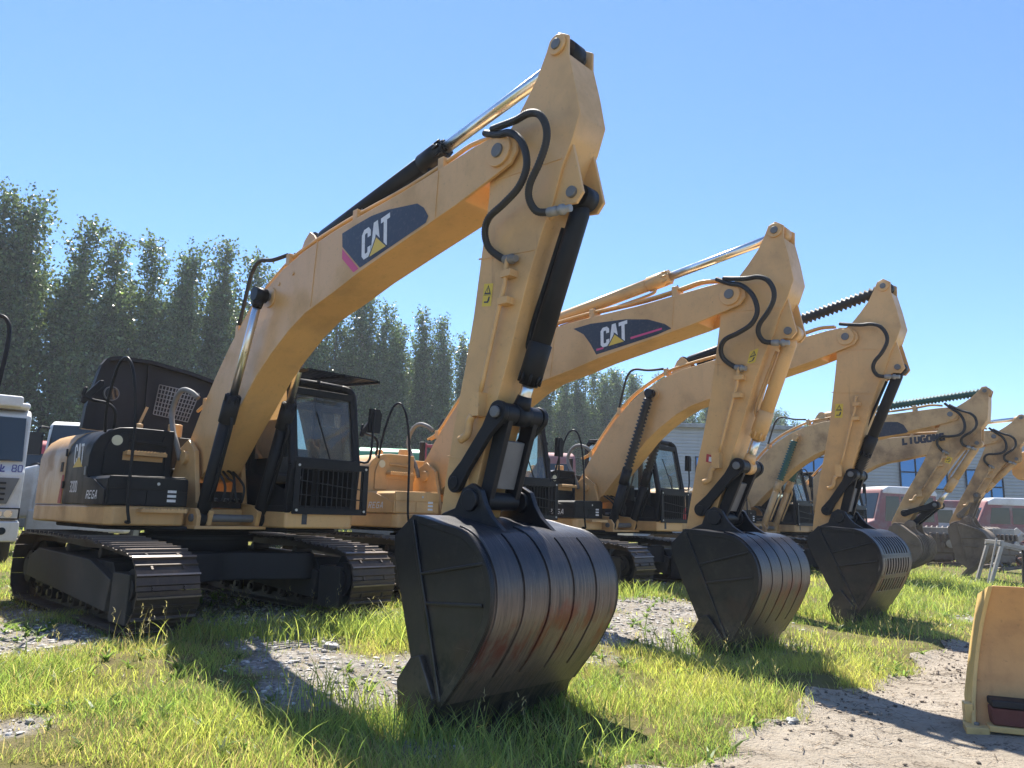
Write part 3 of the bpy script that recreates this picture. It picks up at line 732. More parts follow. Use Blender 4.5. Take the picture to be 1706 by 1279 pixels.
    if c.get('seams', True):
        for a, b in (((2.74, 4.13), (2.70, 3.40)), ((4.72, 4.30), (4.70, 3.86))):
            p = MB(); a, b = B(a), B(b); p.bar((a[0], -hw - .002, a[1]), (b[0], -hw - .002, b[1]), .012, .008, Y, (0, 1, 0)); p.build('weld_seam', boom)
        for a in ((2.28, 3.86), (1.98, 3.80)): a = B(a); boss(boom, a, -hw - .012, -hw, .022, Y, 'bolt')
    for dv in (-.14, -.07):
        p = MB(); pp = [(-.05, 2.5), (.20, 2.62), (.55, 3.02), (.92, 3.42), (1.25, 3.70), (1.6, 3.90), (2.06, 4.10), (2.5, 4.19), (3.1, 4.265), (3.55, 4.30), (4.2, 4.345), (4.75, 4.42), (5.05, 4.47), (5.3, 4.45)]
        p.tube(smooth_path([(*B(q)[:1], dv, B(q)[1]) for q in pp], 3), .021, Y, 8); p.build('oil_pipe', boom)
    for q in ((.22, 2.56), (.95, 3.40), (2.06, 4.07), (3.37, 4.24), (4.70, 4.37)):
        q = B(q); p = MB(); p.box((q[0] - .04, -.19, q[1] - .05), (q[0] + .04, -.02, q[1] + .085), Y); p.cyl((q[0], -.105, q[1] + .08), (q[0], -.105, q[1] + .12), .014, 'grey_paint', 6); p.build('pipe_clamp', boom, .008)
    # hoses on the back of the boom foot
    gh = MB(); gh.tube(smooth_path([(.30, -.30, 2.62), (.22, -.36, 2.70), (.05, -.40, 2.74), (-.12, -.40, 2.66), (-.22, -.40, 2.46), (-.12, -.40, 2.22), (-.02, -.38, 2.05), (.02, -.33, 1.85)], 4), .034, 'grey_rubber', 10); gh.build('deck_hose', T)
    gh = MB(); q0, q1, q2, q3, q4, q5 = (B(z) for z in ((.93, 3.45), (1.05, 3.85), (1.15, 4.12), (1.32, 4.24), (1.65, 4.18), (2.0, 4.16)))
    gh.tube(smooth_path([(q[0], -.16, q[1]) for q in (q0, q1, q2, q3, q4, q5)], 4), .024, 'rubber', 10); gh.build('boom_hose', T)
    if 'decal' in c: c['decal'](boom, B, hw)
    # boom cylinders
    for v in (-.36, .36):
        cylinder(T, 'boom_cylinder', (.87, 1.14), B((1.81, 3.67)), c.get('bc_split', .60), c.get('bc', K), .082, .047, c.get('bc_bellows'), v)
    # ---------------- stick
    sa = math.atan2(pin[1] - tip[1], pin[0] - tip[0]) - math.atan2(BASE_PIN[1] - BASE_TIP[1], BASE_PIN[0] - BASE_TIP[0])
    ss = math.hypot(pin[0] - tip[0], pin[1] - tip[1]) / math.hypot(BASE_PIN[0] - BASE_TIP[0], BASE_PIN[1] - BASE_TIP[1])
    S = lambda p: xf2(p, BASE_TIP, sa, ss, tip)
    sw = .168
    low = [p for p in STICK]
    mb = MB(); inner = [p for p in STICK if p[1] < 4.9] + []
    mb.prism([S(p) for p in inner], -sw + .016, sw - .016, Y)
    stick = mb.build('stick', T, .01)
    for v0 in (-sw, sw - .026):
        p = MB(); p.prism([S(q) for q in STICK], v0, v0 + .026, Y); p.build('side_plate', stick, .006)
    e = S((6.06, 4.97)); boss(stick, e, -sw - .025, -sw, .085, Y); boss(stick, e, sw, sw + .025, .085, Y); boss(stick, e, -sw - .04, sw + .04, .045, 'grey_paint', 'top_pin')
    e = S((6.215, 3.68))
    for v in (-.145, .115):
        p = MB(); p.prism([S(q) for q in ((5.98, 3.52), (6.15, 3.60), (6.25, 3.585), (6.315, 3.66), (6.29, 3.76), (6.18, 4.2), (6.05, 3.9))], v, v + .03, Y); p.build('cylinder_lug', stick, .006)
    boss(stick, e, -.175, .175, .045, 'grey_paint', 'cylinder_pin')
    boss(stick, S((5.14, 1.50)), -sw - .03, sw + .03, .09, Y)
    for a, b in (((5.24, 3.36), (5.86, 3.30)), ((5.42, 4.02), (6.12, 3.98)), ((4.95, 1.72), (5.36, 1.66))):
        p = MB(); a, b = S(a), S(b); p.bar((a[0], -sw - .002, a[1]), (b[0], -sw - .002, b[1]), .012, .01, Y, (0, 1, 0)); p.build('weld_seam', stick)
    # pipe with its valve on the stick's side
    p = MB(); vv = -sw - .055
    p.tube(smooth_path([(*S(q)[:1], vv, S(q)[1]) for q in ((5.64, 3.27), (5.615, 3.22), (5.60, 3.05), (5.54, 2.85), (5.46, 2.55), (5.37, 2.2))], 3), .02, Y, 8)
    for q in ((5.61, 3.14), (5.585, 2.92)):
        q = S(q); p.box((q[0] - .03, vv - .03, q[1] - .03), (q[0] + .075, -sw, q[1] + .025), Y)
    q = S((5.34, 2.12)); p.box((q[0] - .05, vv - .035, q[1] - .10), (q[0] + .05, -sw, q[1] + .09), Y)
    p.tube(smooth_path([(*S(q)[:1], vv - .01, S(q)[1]) for q in ((5.31, 2.03), (5.27, 1.98), (5.25, 1.88), (5.17, 1.84))], 4), .034, Y, 10)
    p.build('oil_pipe', stick)
    if 'stickers' in c: c['stickers'](stick, S, sw)
    # long hoses from the boom tip to the stick
    hv = -.31
    hA = [(5.30, 4.46), (5.5, 4.36), (5.67, 4.30), (5.81, 4.19), (5.90, 4.04), (5.92, 3.89), (5.84, 3.76), (5.67, 3.68), (5.48, 3.62), (5.405, 3.52), (5.42, 3.40), (5.53, 3.30), (5.60, 3.27)]
    hB = [(5.42, 4.44), (5.57, 4.40), (5.77, 4.36), (5.93, 4.345), (6.06, 4.28), (6.14, 4.15), (6.14, 4.02), (6.06, 3.88), (5.95, 3.76), (5.915, 3.66), (5.96, 3.56), (6.06, 3.535), (6.10, 3.53)]
    for q, ends in ((hA, ((5.60, 3.27), (5.70, 3.25))), (hB, ((6.10, 3.53), (6.24, 3.52)))):
        if c.get('one_hose') and q is hA: continue
        pts = []
        for i, z in enumerate(q):
            zz = S(z); v = -.20 - .15 * math.sin(math.pi * min(1, (i + .5) / len(q) * 1.15)) - (.03 if q is hB else 0)
            pts.append((zz[0], v, zz[1]))
        p = MB(); sp = smooth_path(pts, 14)
        p.tube(sp, [.0275 + (.0035 if k % 2 else -.001) for k in range(len(sp))], 'rubber', 12)
        a, b = S(ends[0]), S(ends[1]); a = Vector((a[0], pts[-1][1], a[1])); b = Vector((b[0], -sw - .05, b[1])); L_ = lambda t: a.lerp(b, t)
        p.tube([L_(-.35), L_(-.3), L_(.25), L_(.27), L_(.45), L_(.47), L_(.7), L_(.72), L_(1.15)], [.034, .037, .037, .026, .026, .042, .042, .028, .028], 'galv', 12)
        p.build('hydraulic_hose', T)
    # arm cylinder on top of the boom
    a0, a1 = B((2.38, 4.27)), S((6.06, 4.97))
    for v in (-.12, .09):
        p = MB(); p.prism([B(q) for q in ((2.12, 4.0), (2.65, 4.08), (2.47, 4.30), (2.38, 4.36), (2.28, 4.28))], v, v + .03, Y); p.build('cylinder_bracket', boom, .006)
    cylinder(T, 'arm_cylinder', a0, a1, c.get('ac_split', .575), c.get('ac', K), .088, .056, c.get('ac_bellows'))
    # ---------------- bucket linkage
    beta = c.get('bucket_rot', 0.0); bsc = c.get('bucket_scale', 1.0)
    K2 = lambda p: xf2(p, BASE_PIN, beta, bsc, pin)
    lk0 = S((5.14, 1.50)); hp = K2((5.40, 1.36))
    top = circ(lk0, hp, .70, c.get('h_len', .70), 1)
    if top[0] < hp[0] and c.get('flip'): top = circ(lk0, hp, .70, .70, -1)
    lm = c.get('link', 'black')
    for v in (-.255, .205):
        p = MB(); d = Vector((top[0] - lk0[0], 0, top[1] - lk0[1])); L = d.length; d.normalize(); s = Vector((-d.z, 0, d.x)); pts = []
        for k in range(13):
            a = math.pi * (k / 12) + math.pi / 2; r = .080; pts.append((lk0[0] + (d.x * math.cos(a) + s.x * math.sin(a)) * r, lk0[1] + (d.z * math.cos(a) + s.z * math.sin(a)) * r))
        for k in range(13):
            a = math.pi * (k / 12) - math.pi / 2; r = .092; pts.append((top[0] + (d.x * math.cos(a) + s.x * math.sin(a)) * r, top[1] + (d.z * math.cos(a) + s.z * math.sin(a)) * r))
        # waist
        mid = [(lk0[0] * (1 - t) + top[0] * t - s.x * .058, lk0[1] * (1 - t) + top[1] * t - s.z * .058) for t in (.25, .75)]
        mid2 = [(lk0[0] * (1 - t) + top[0] * t + s.x * .058, lk0[1] * (1 - t) + top[1] * t + s.z * .058) for t in (.75, .25)]
        p.prism(pts[:13] + mid + pts[13:] + mid2, v, v + .05, lm)
        pinboss(p, lk0, v - .012, v + .062, .05, lm); pinboss(p, top, v - .012, v + .062, .055, lm)
        p.build('side_link', T, .008)
    p = MB(); d = Vector((hp[0] - top[0], 0, hp[1] - top[1])).normalized(); s = Vector((-d.z, 0, d.x))
    pinboss(p, top, -.20, .20, .083, lm); pinboss(p, hp, -.17, .17, .07, lm); pinboss(p, top, -.29, .29, .045, 'grey_paint')
    for v in (-.17, .115):
        p.prism([(top[0] + s.x * .07, top[1] + s.z * .07), (top[0] - s.x * .07, top[1] - s.z * .07), (hp[0] - s.x * .06, hp[1] - s.z * .06), (hp[0] + s.x * .06, hp[1] + s.z * .06)], v, v + .055, lm)
    q0, q1 = Vector((top[0], 0, top[1])).lerp(Vector((hp[0], 0, hp[1])), .3), Vector((top[0], 0, top[1])).lerp(Vector((hp[0], 0, hp[1])), .85)
    p.bar(q0, q1, .24, .05, 'grey_paint', tuple(s)); p.build('bucket_link', T, .008)
    cylinder(T, 'bucket_cylinder', S((6.215, 3.68)), top, c.get('kc_split', .83), c.get('kc', K), .080, .05, c.get('kc_bellows'))
    # ---------------- bucket
    bw = c.get('bucket_w', .67)
    bm, bk = c.get('bm', 'bucket_side'), c.get('bback', 'bucket_worn')
    plate = [K2(q) for q in BUCKET + BACK[::-1][:-1]]
    p = MB(); out = [K2(q) for q in BACK]; inn = offset_poly(out, .03)
    if c.get('slots'):
        i0 = 14; m_ = out[:i0 + 1]; p.prism(m_ + inn[:i0 + 1][::-1], -bw, bw, bk)
        p.prism(out[-4:] + inn[-4:][::-1], -bw, bw, bk)
        ns = c['slots']
        for k in range(ns):
            v0 = -bw + (2 * bw) * k / ns
            p.prism(out[i0:-3] + inn[i0:-3][::-1], v0, v0 + (2 * bw / ns) * (.5 if 0 < k < ns - 1 else .8), bk)
        p.prism(out[i0:-3] + inn[i0:-3][::-1], bw - .06, bw, bk)
        for k in (20, 26):
            a, b = np.array(out[k]), np.array(out[k + 1]); mid = (a + b) / 2; dd = (b - a) / np.linalg.norm(b - a) * .035; nn = np.array([dd[1], -dd[0]]) * .9
            p.prism([tuple(mid - dd + nn * 1.3), tuple(mid + dd + nn * 1.3), tuple(mid + dd - nn * .0), tuple(mid - dd - nn * .0)], -bw, bw, bk)
    else:
        p.prism(out + inn[::-1], -bw, bw, bk)
    if c.get('ribs'):
        for k in range(c['ribs']):
            v0 = -bw + .04 + (2 * bw - .1) * k / (c['ribs'] - 1)
            o3 = offset_poly(out[9:], -.03); p.prism(out[9:] + o3[::-1], v0, v0 + .045, bk)
    bucket = p.build('bucket', T, .004)
    for v0 in (-bw - .028, bw):
        p = MB(); p.prism(plate, v0, v0 + .028, bm)
        vo = v0 - .012 if v0 < 0 else v0 + .028
        a0_, a1_ = K2((5.02, 1.10)), K2((5.30, 1.20))
        # rim along the back edge, stiffener bars on the plate
        o2 = offset_poly(out[2:], .055); p.prism([tuple(z) for z in out[2:]] + [tuple(z) for z in o2[::-1]], vo, vo + .012, bm)
        a, b = K2((5.21, 1.20)), K2((5.585, .0)); p.bar((a[0], vo + .002, a[1]), (b[0], vo + .002, b[1]), .035, .022, bm, (0, 1, 0))
        for (qa, qb) in (((5.32, .82), (5.97, .93)), ((5.37, .62), (5.97, .66))):
            a, b = K2(qa), K2(qb); p.bar((a[0], vo + .003, a[1]), (b[0], vo + .003, b[1]), .024, .018, bm, (0, 1, 0))
        p.build('side_plate', bucket, .006)
        if not c.get('plain'):
            p = MB(); vo2 = v0 - .05 if v0 < 0 else v0 + .028
            p.prism([K2(q) for q in ((5.30, .25), (5.16, .08), (5.20, -.19), (5.30, -.24), (5.34, -.14), (5.42, -.25), (5.50, -.22), (5.56, .02), (5.40, .28))], vo2, vo2 + .05, bm); p.build('side_cutter', bucket, .01)
    # wear strips on the back
    if c.get('strips', True):
        o3 = offset_poly(out[8:-2], -.014); ns = 5; wv = 2 * bw / ns
        for k in range(ns):
            v0 = -bw + k * wv
            i1 = (0, 3, 0, 4, 4)[k]
            p = MB(); p.prism([tuple(z) for z in out[8:-2]][i1:] + [tuple(z) for z in o3][i1:][::-1], v0 + .012, v0 + wv - .012, bk); p.build('wear_strip', bucket, .003)
    p = MB(); p.prism([K2(q) for q in ((5.645, .01), (5.60, -.03), (5.40, -.29), (5.37, -.27), (5.56, .02), (5.60, .05))], -bw - .03, bw + .03, bm)
    p.build('cutting_edge', bucket, .005)
    if not c.get('plain'):
        for k in range(5):
            v0 = -bw + .02 + k * (2 * bw - .14) / 4
            p = MB(); p.prism([K2(q) for q in ((5.58, -.02), (5.50, -.20), (5.36, -.40), (5.33, -.39), (5.40, -.2), (5.50, .0))], v0, v0 + .10, bm); p.build('tooth', bucket, .008)
    for v0 in (-.305, .255):
        p = MB(); p.prism([K2(q) for q in ((4.97, 1.05), (4.98, 1.20), (5.08, 1.26), (5.22, 1.30), (5.30, 1.45), (5.40, 1.49), (5.50, 1.44), (5.55, 1.33), (5.62, 1.24), (5.80, 1.10), (5.7, 1.10), (5.3, 1.18), (5.15, 1.02), (5.05, .99))], v0, v0 + .05, bm)
        e = K2((5.40, 1.36)); pinboss(p, e, v0 - .03, v0 + .08, .085, bm); e = K2((5.05, 1.12)); pinboss(p, e, v0 - .02, v0 + .07, .085, bm); p.build('hinge_ear', bucket, .008)
    return T
# decals -------------------------------------------------------------
def poly_decal(mb, pts, v, mat): mb.add([(p[0], v, p[1]) for p in pts], [list(range(len(pts)))[::-1]], mat)
def cat_text(mb, B, BL, BR, TL, v):
    q = [(*B(p)[:1], v, B(p)[1]) for p in (BL, BR, TL)]
    text(mb, 'CAT', *q, (0, -1, 0), 'decal_white', .27, .08)
    q = [np.array(z, float) for z in q]; A, U = q[1] - q[0], q[2] - q[0]; o = np.array((0, -.0035, 0))
    mb.add([q[0] + A * .30 - U * .03 + o, q[0] + A * .86 - U * .03 + o, q[0] + A * .53 + U * .46 + o], [(0, 1, 2)], 'decal_yellow')
    o2 = np.array((0, -.0028, 0))
    mb.add([q[0] + A * .25 - U * .06 + o2, q[0] + A * .91 - U * .06 + o2, q[0] + A * .53 + U * .56 + o2], [(0, 1, 2)], 'decal_black')
def decal_a(boom, B, hw):
    mb = MB(); v = -hw - .003
    poly_decal(mb, [B(p) for p in ((3.22, 4.09), (3.45, 4.12), (3.72, 4.145), (3.99, 4.135), (4.44, 4.07), (4.54, 4.0), (4.61, 3.90), (4.58, 3.845), (3.58, 3.64), (3.24, 3.94))], v, 'decal_black')
    poly_decal(mb, [B(p) for p in ((3.24, 3.92), (3.56, 3.635), (3.47, 3.615), (3.25, 3.81))], v, 'decal_pink')
    cat_text(mb, B, (3.60, 3.70), (4.06, 3.785), (3.575, 4.02), v - .001); mb.build('decal', boom)
def decal_b(boom, B, hw):
    Bi = lambda p: B((p[0] - .06, p[1] + .19))
    mb = MB(); v = -hw - .003
    poly_decal(mb, [Bi(p) for p in ((3.15, 3.87), (3.46, 3.91), (4.04, 3.905), (4.4, 3.86), (4.66, 3.77), (4.76, 3.70), (4.55, 3.64), (4.13, 3.56), (3.58, 3.46), (3.47, 3.62), (3.34, 3.77))], v, 'decal_black')
    for a, b in (((4.14, 3.62), (4.62, 3.70)), ((3.58, 3.51), (3.70, 3.53))):
        a, b = Bi(a), Bi(b); poly_decal(mb, [a, b, (b[0], b[1] + .025), (a[0], a[1] + .03)], v - .001, 'decal_pink')
    cat_text(mb, Bi, (3.65, 3.545), (4.10, 3.62), (3.63, 3.82), v - .001); mb.build('decal', boom)
def decal_c(boom, B, hw):
    o = B(BASE_TIP); mb = MB(); v = -hw - .003
    poly_decal(mb, [(3.55, 3.72), (4.06, 3.80), (4.35, 3.78), (4.48, 3.70), (4.57, 3.53), (4.53, 3.50), (4.0, 3.44), (3.55, 3.40)], v, 'decal_black')
    text(mb, 'LIUGONG', (4.42, v - .001, 3.21), (5.35, v - .001, 3.285), (4.42, v - .001, 3.37), (0, -1, 0), 'decal_black', .36, .16); mb.build('decal', boom)
def warn(stick, S, sw, o, a, b, mat='sticker_yellow'):
    mb = MB(); v = -sw - .003
    O, A, U = np.array(S(o)), np.array(S((o[0] + a[0], o[1] + a[1]))) - np.array(S(o)), np.array(S((o[0] + b[0], o[1] + b[1]))) - np.array(S(o))
    P = lambda s, t: (*(O + A * s + U * t),)
    poly_decal(mb, [P(0, 0), P(1, 0), P(1, 1), P(0, 1)], v, mat)
    for t0, t1, m_ in ((.53, .94, 'decal_black'), (.60, .86, mat)):
        k = (.94 - t1) / .5
        poly_decal(mb, [P(.12 + k, t0), P(.88 - k, t0), P(.5, t1)], v - (.001 if m_ == 'decal_black' else .002), m_)
    poly_decal(mb, [P(.47, .63), P(.53, .63), P(.53, .80), P(.47, .80)], v - .003, 'decal_black')
    poly_decal(mb, [P(.06, .485), P(.94, .485), P(.94, .505), P(.06, .505)], v - .001, 'decal_black')
    poly_decal(mb, [P(.2, .15), P(.7, .15), P(.7, .22), P(.2, .22)], v - .001, 'decal_black'); poly_decal(mb, [P(.55, .2), P(.75, .2), P(.82, .42), P(.66, .42)], v - .002, 'decal_black')
    mb.build('warning_label', stick)
def stick_a(st, S, sw): warn(st, S, sw, (5.295, 2.94), (.105, -.015), (.02, .19))
def stick_b(st, S, sw):
    warn(st, S, sw, (5.70, 3.30), (.11, .03), (.045, .17))
    mb = MB(); q = [S(p) for p in ((5.16, 2.10), (5.36, 2.06), (5.365, 2.16), (5.17, 2.20))]; poly_decal(mb, q, -sw - .003, 'decal_red')
    q = [S(p) for p in ((5.20, 2.105), (5.345, 2.078), (5.348, 2.135), (5.205, 2.165))]; poly_decal(mb, q, -sw - .004, 'decal_white'); mb.build('notice_plate', st)
def stick_c(st, S, sw): warn(st, S, sw, (5.275, 2.95), (.12, -.005), (.02, .22))
def stick_d(st, S, sw): warn(st, S, sw, (5.66, 3.02), (.13, .0), (.02, .16))

# ------------------------------------------------------------------ ground, path
DV = np.array([CU, SU])
PATCH = [(-4.6, 7.3, 1.1, 1.0), (-5.6, 8.6, 1.0, .9), (-3.6, 7.25, .55, .8), (-1.0, 6.25, .55, 1.0), (-.55, 6.9, .5, .9), (-1.75, 6.6, .45, .85), (-1.45, 5.75, .34, .85), (-2.15, 7.4, .6, .7), (1.5, 9.7, .85, 1.0), (2.2, 11.2, .9, .9), (1.95, 8.5, .5, .9),
         (1.1, 8.7, .5, .8), (-2.95, 4.75, .28, .8), (-.45, 5.0, .3, .6), (.9, 7.6, .3, .5), (-3.9, 9.6, 1.5, .75), (-1.3, 12.6, 1.5, .7), (1.6, 15.5, 1.5, .6), (-6.8, 6.7, 1.4, .6), (6.5, 21, 1.5, .5), (9.4, 23.9, 1.5, .4), (16, 27, 4, .4)]
def vnoise(x, y, seed):
    r = np.random.default_rng(seed); s = 0
    for k in range(7):
        a = r.uniform(0, 2 * np.pi); f = r.uniform(.7, 1.4) * 1.6 ** (k * .6); p = r.uniform(0, 6.28, 2)
        s = s + np.sin(f * (x * np.cos(a) + y * np.sin(a)) + p[0] + 1.3 * np.sin(.6 * f * (y * np.cos(a) - x * np.sin(a)) + p[1])) / (1 + .35 * k)
    return s / 2.4
def road_edge(v): return 6.885 + .06 * np.sin(1.7 * v + .6) + .07 * np.sin(4.3 * v) + .03 * np.sin(11 * v + 1)
def bare(x, y):
    b = np.zeros_like(x)
    nz = vnoise(x * 1.6, y * 1.6, 3)
    for px, py, r, s in PATCH:
        d = np.hypot(x - px, y - py) / r
        b = np.maximum(b, s * np.clip(1.55 - d + .35 * nz, 0, 1))
    b = np.maximum(b, np.clip((vnoise(x * .8, y * .8, 5) - .55) * 1.6, 0, .8))
    return b
def axis_pts(lo, hi, step, far_lo, far_hi):
    a = list(np.arange(lo, hi, step)); s = step
    while a[-1] < far_hi: s *= 1.35; a.append(a[-1] + s)
    s = step
    while a[0] > far_lo: s *= 1.35; a.insert(0, a[0] - s)
    return np.array(a)
gx, gy = axis_pts(-9, 26, .12, -900, 900), axis_pts(2.0, 32, .12, -300, 1500)
X, Yg = np.meshgrid(gx, gy)
Zg = ground_h(X, Yg)
Zg = Zg + np.where((np.abs(X) < 26) & (Yg < 32), .010 * vnoise(X * 6, Yg * 6, 8) * bare(X, Yg), 0)
nx, ny = len(gx), len(gy)
idx = np.arange(nx * ny).reshape(ny, nx)
q = np.stack([idx[:-1, :-1], idx[:-1, 1:], idx[1:, 1:], idx[1:, :-1]], -1).reshape(-1, 4)
me = fast_mesh('ground', np.stack([X, Yg, Zg], -1).reshape(-1, 3), q.ravel(), np.arange(0, q.size, 4), ['soil'], smooth=True)
a = me.attributes.new('bare', 'FLOAT', 'POINT'); a.data.foreach_set('value', bare(X, Yg).ravel().astype(np.float32))
g = bpy.data.objects.new('ground', me); scene.collection.objects.link(g); tag(g, kind='structure')
vv = np.arange(-14, 34, .10); nu = 110; tt = np.linspace(0, 1, nu) ** 1.5
U = road_edge(vv)[:, None] + tt[None, :] * 9.0; V = np.repeat(vv[:, None], nu, 1)
X = PX + U * SU + V * CU; Yp = PY - U * CU + V * SU
Zp = ground_h(X, Yp) + .012 + .010 * vnoise(X * 2.2, Yp * 2.2, 21) * np.clip(tt * 12, 0, 1)[None, :]
idx = np.arange(U.size).reshape(U.shape)
q = np.stack([idx[:-1, :-1], idx[:-1, 1:], idx[1:, 1:], idx[1:, :-1]], -1).reshape(-1, 4)
me = fast_mesh('dirt_path', np.stack([X, Yp, Zp], -1).reshape(-1, 3), q[:, ::-1].ravel(), np.arange(0, q.size, 4), ['dirt_path'], smooth=True)
if sum(p.normal.z for p in list(me.polygons)[:50]) < 0: me.flip_normals()
g = bpy.data.objects.new('dirt_path', me); scene.collection.objects.link(g); tag(g, kind='structure')

# ------------------------------------------------------------------ the excavators
excavator(dict(pos=from_row(-2.0, -3.74), label='black railed machine cut off by the left edge, only track end and mirror bow showing', tip=(4.75, 5.05), pin=(3.75, 2.2), bback='bucket_black', strips=False, bucket_rot=-.5, bow=True))
excavator(dict(pos=(-3.9798, 9.6371), label='large nearest yellow excavator with open black engine lid and worn rusty bucket in front', tip=(5.52, 4.22), pin=(5.05, 1.12), lid=True, visor=True,
               text='full', decal=decal_a, stickers=stick_a, bc_split=.54))
excavator(dict(pos=(-1.3022, 12.614), label='yellow excavator with all yellow engine hood and box, second machine from the left', tip=(5.64, 3.96), pin=(5.09, 1.03), hood='yellow', door='yellow', box='yellow', bay='yellow',
               ac='yellow', kc='yellow', decal=decal_b, stickers=stick_b, bback='bucket_black', bucket_scale=.97, bucket_rot=.10, bucket_w=.64, kc_split=.76, h_len=.655))
excavator(dict(pos=(1.6368, 15.5019), label='yellow excavator with black ribbed bellows on its cylinders and a slotted black bucket', tip=(5.43, 4.26), pin=(4.88, 1.09), bc_split=.42, bc_bellows='rubber', ac_split=.45, ac_bellows='rubber',
               kc_split=.80, kc_bellows='rubber', stickers=stick_c, bback='bucket_black', slots=11, strips=False, one_hose=True, bucket_rot=.12, bucket_scale=1.0, seams=False))
excavator(dict(pos=(6.48, 21.0), label='dusty yellow excavator with dark green ribbed bellows and black lettering on its boom', tip=(5.50, 3.88), pin=(4.17, 1.27), yel='yellow_old', bc='yellow_old', bc_split=.52, bc_bellows='green_rubber', ac='yellow_old', ac_split=.28,
               ac_bellows='green_rubber', kc='yellow_old', kc_split=.74, decal=decal_c, stickers=stick_d, bback='mud', strips=False, ribs=9, plain=True, bm='mud', bucket_rot=-.45, bucket_scale=.80, bucket_w=.55, seams=False))
excavator(dict(pos=(9.4, 23.93), label='oldest muddy excavator with stained arm and plain grey dirt caked bucket, last in the row', tip=(5.50, 3.75), pin=(4.35, 1.32), yel='yellow_old', bc='yellow_old', ac='yellow_old', kc='yellow_old', link='mud', bback='mud', bm='mud', strips=False, plain=True,
               bucket_rot=-.15, bucket_scale=.95, bucket_w=.55, seams=False))

# ------------------------------------------------------------------ loader blade at the right edge
def slant(p):
    p.v = [(x + .19 * z * (1 if x < .09 else 0), y, z) for x, y, z in p.v]
def blade():
    bx, by = 3.66, 6.16
    z0 = float(ground_h(np.array(bx), np.array(by)))
    d = Vector((.93, -.37)).normalized(); rz = math.atan2(d.y, d.x)
    T = thing('dozer_blade', 'curved orange yellow dozer blade standing on the dirt path at the right edge', 'dozer blade', (bx, by, z0), rz)
    # local x along the blade, y away from the viewer
    prof = [(-.16, .05), (-.10, .12), (-.02, .25), (.03, .42), (.045, .6), (.02, .8), (-.05, .98), (-.11, 1.09)]
    p = MB(); pr = smooth_path([(y, 0, z) for y, z in prof], 4); pr = [(q.x, q.z) for q in pr]
    back = [(y + .03, z) for y, z in pr]
    p.prism(pr + back[::-1], .02, 3.3, 'blade_shaded_orange', 0)
    p.prism([(.05, .3), (.28, .34), (.28, .42), (.06, .46)], .5, 3.2, 'blade_shaded_orange', 0); p.prism([(.06, .8), (.2, .76), (.2, .84), (.05, .9)], .5, 3.2, 'blade_shaded_orange', 0)
    slant(p); o = p.build('curved_plate', T, .006)
    p = MB(); p.prism([(y - .035, z) for y, z in pr] + [(.2, 1.0), (.26, .6), (.22, .2), (.05, .05)], -.012, .018, 'blade_lit_edge', 0); slant(p); p.build('end_plate', T, .005)
    p = MB(); p.box((.10, -.26, .03), (3.3, -.10, .075), 'blade_lit_edge'); p.build('cutting_edge', T, .008)
    p = MB(); p.prism([(-.06, -.30), (.10, -.26), (.14, -.10), (.06, .02), (-.03, .02), (-.05, -.12)], .0, .055, 'blade_lit_edge', 2); p.box((-.03, -.12, .05), (.03, .0, .19), 'blade_lit_edge')
    p.cyl((.03, -.19, .05), (.03, -.19, .075), .02, 'galv', 8); p.cyl((.08, -.12, .05), (.08, -.12, .075), .02, 'galv', 8); p.build('corner_bit', T, .008)
    b = MB(); b.box((.13, -.24, .078), (1.6, -.08, .20), 'rust_red'); b.box((.13, -.25, .205), (1.6, -.07, .26), 'black_matte'); bo = b.build('beam', None, .012)
    bo.location = (bx, by, z0); bo.rotation_euler = (0, 0, rz)
    tag(bo, 'dark rusty red steel beam lying inside the curved orange blade', 'steel beam')
blade()

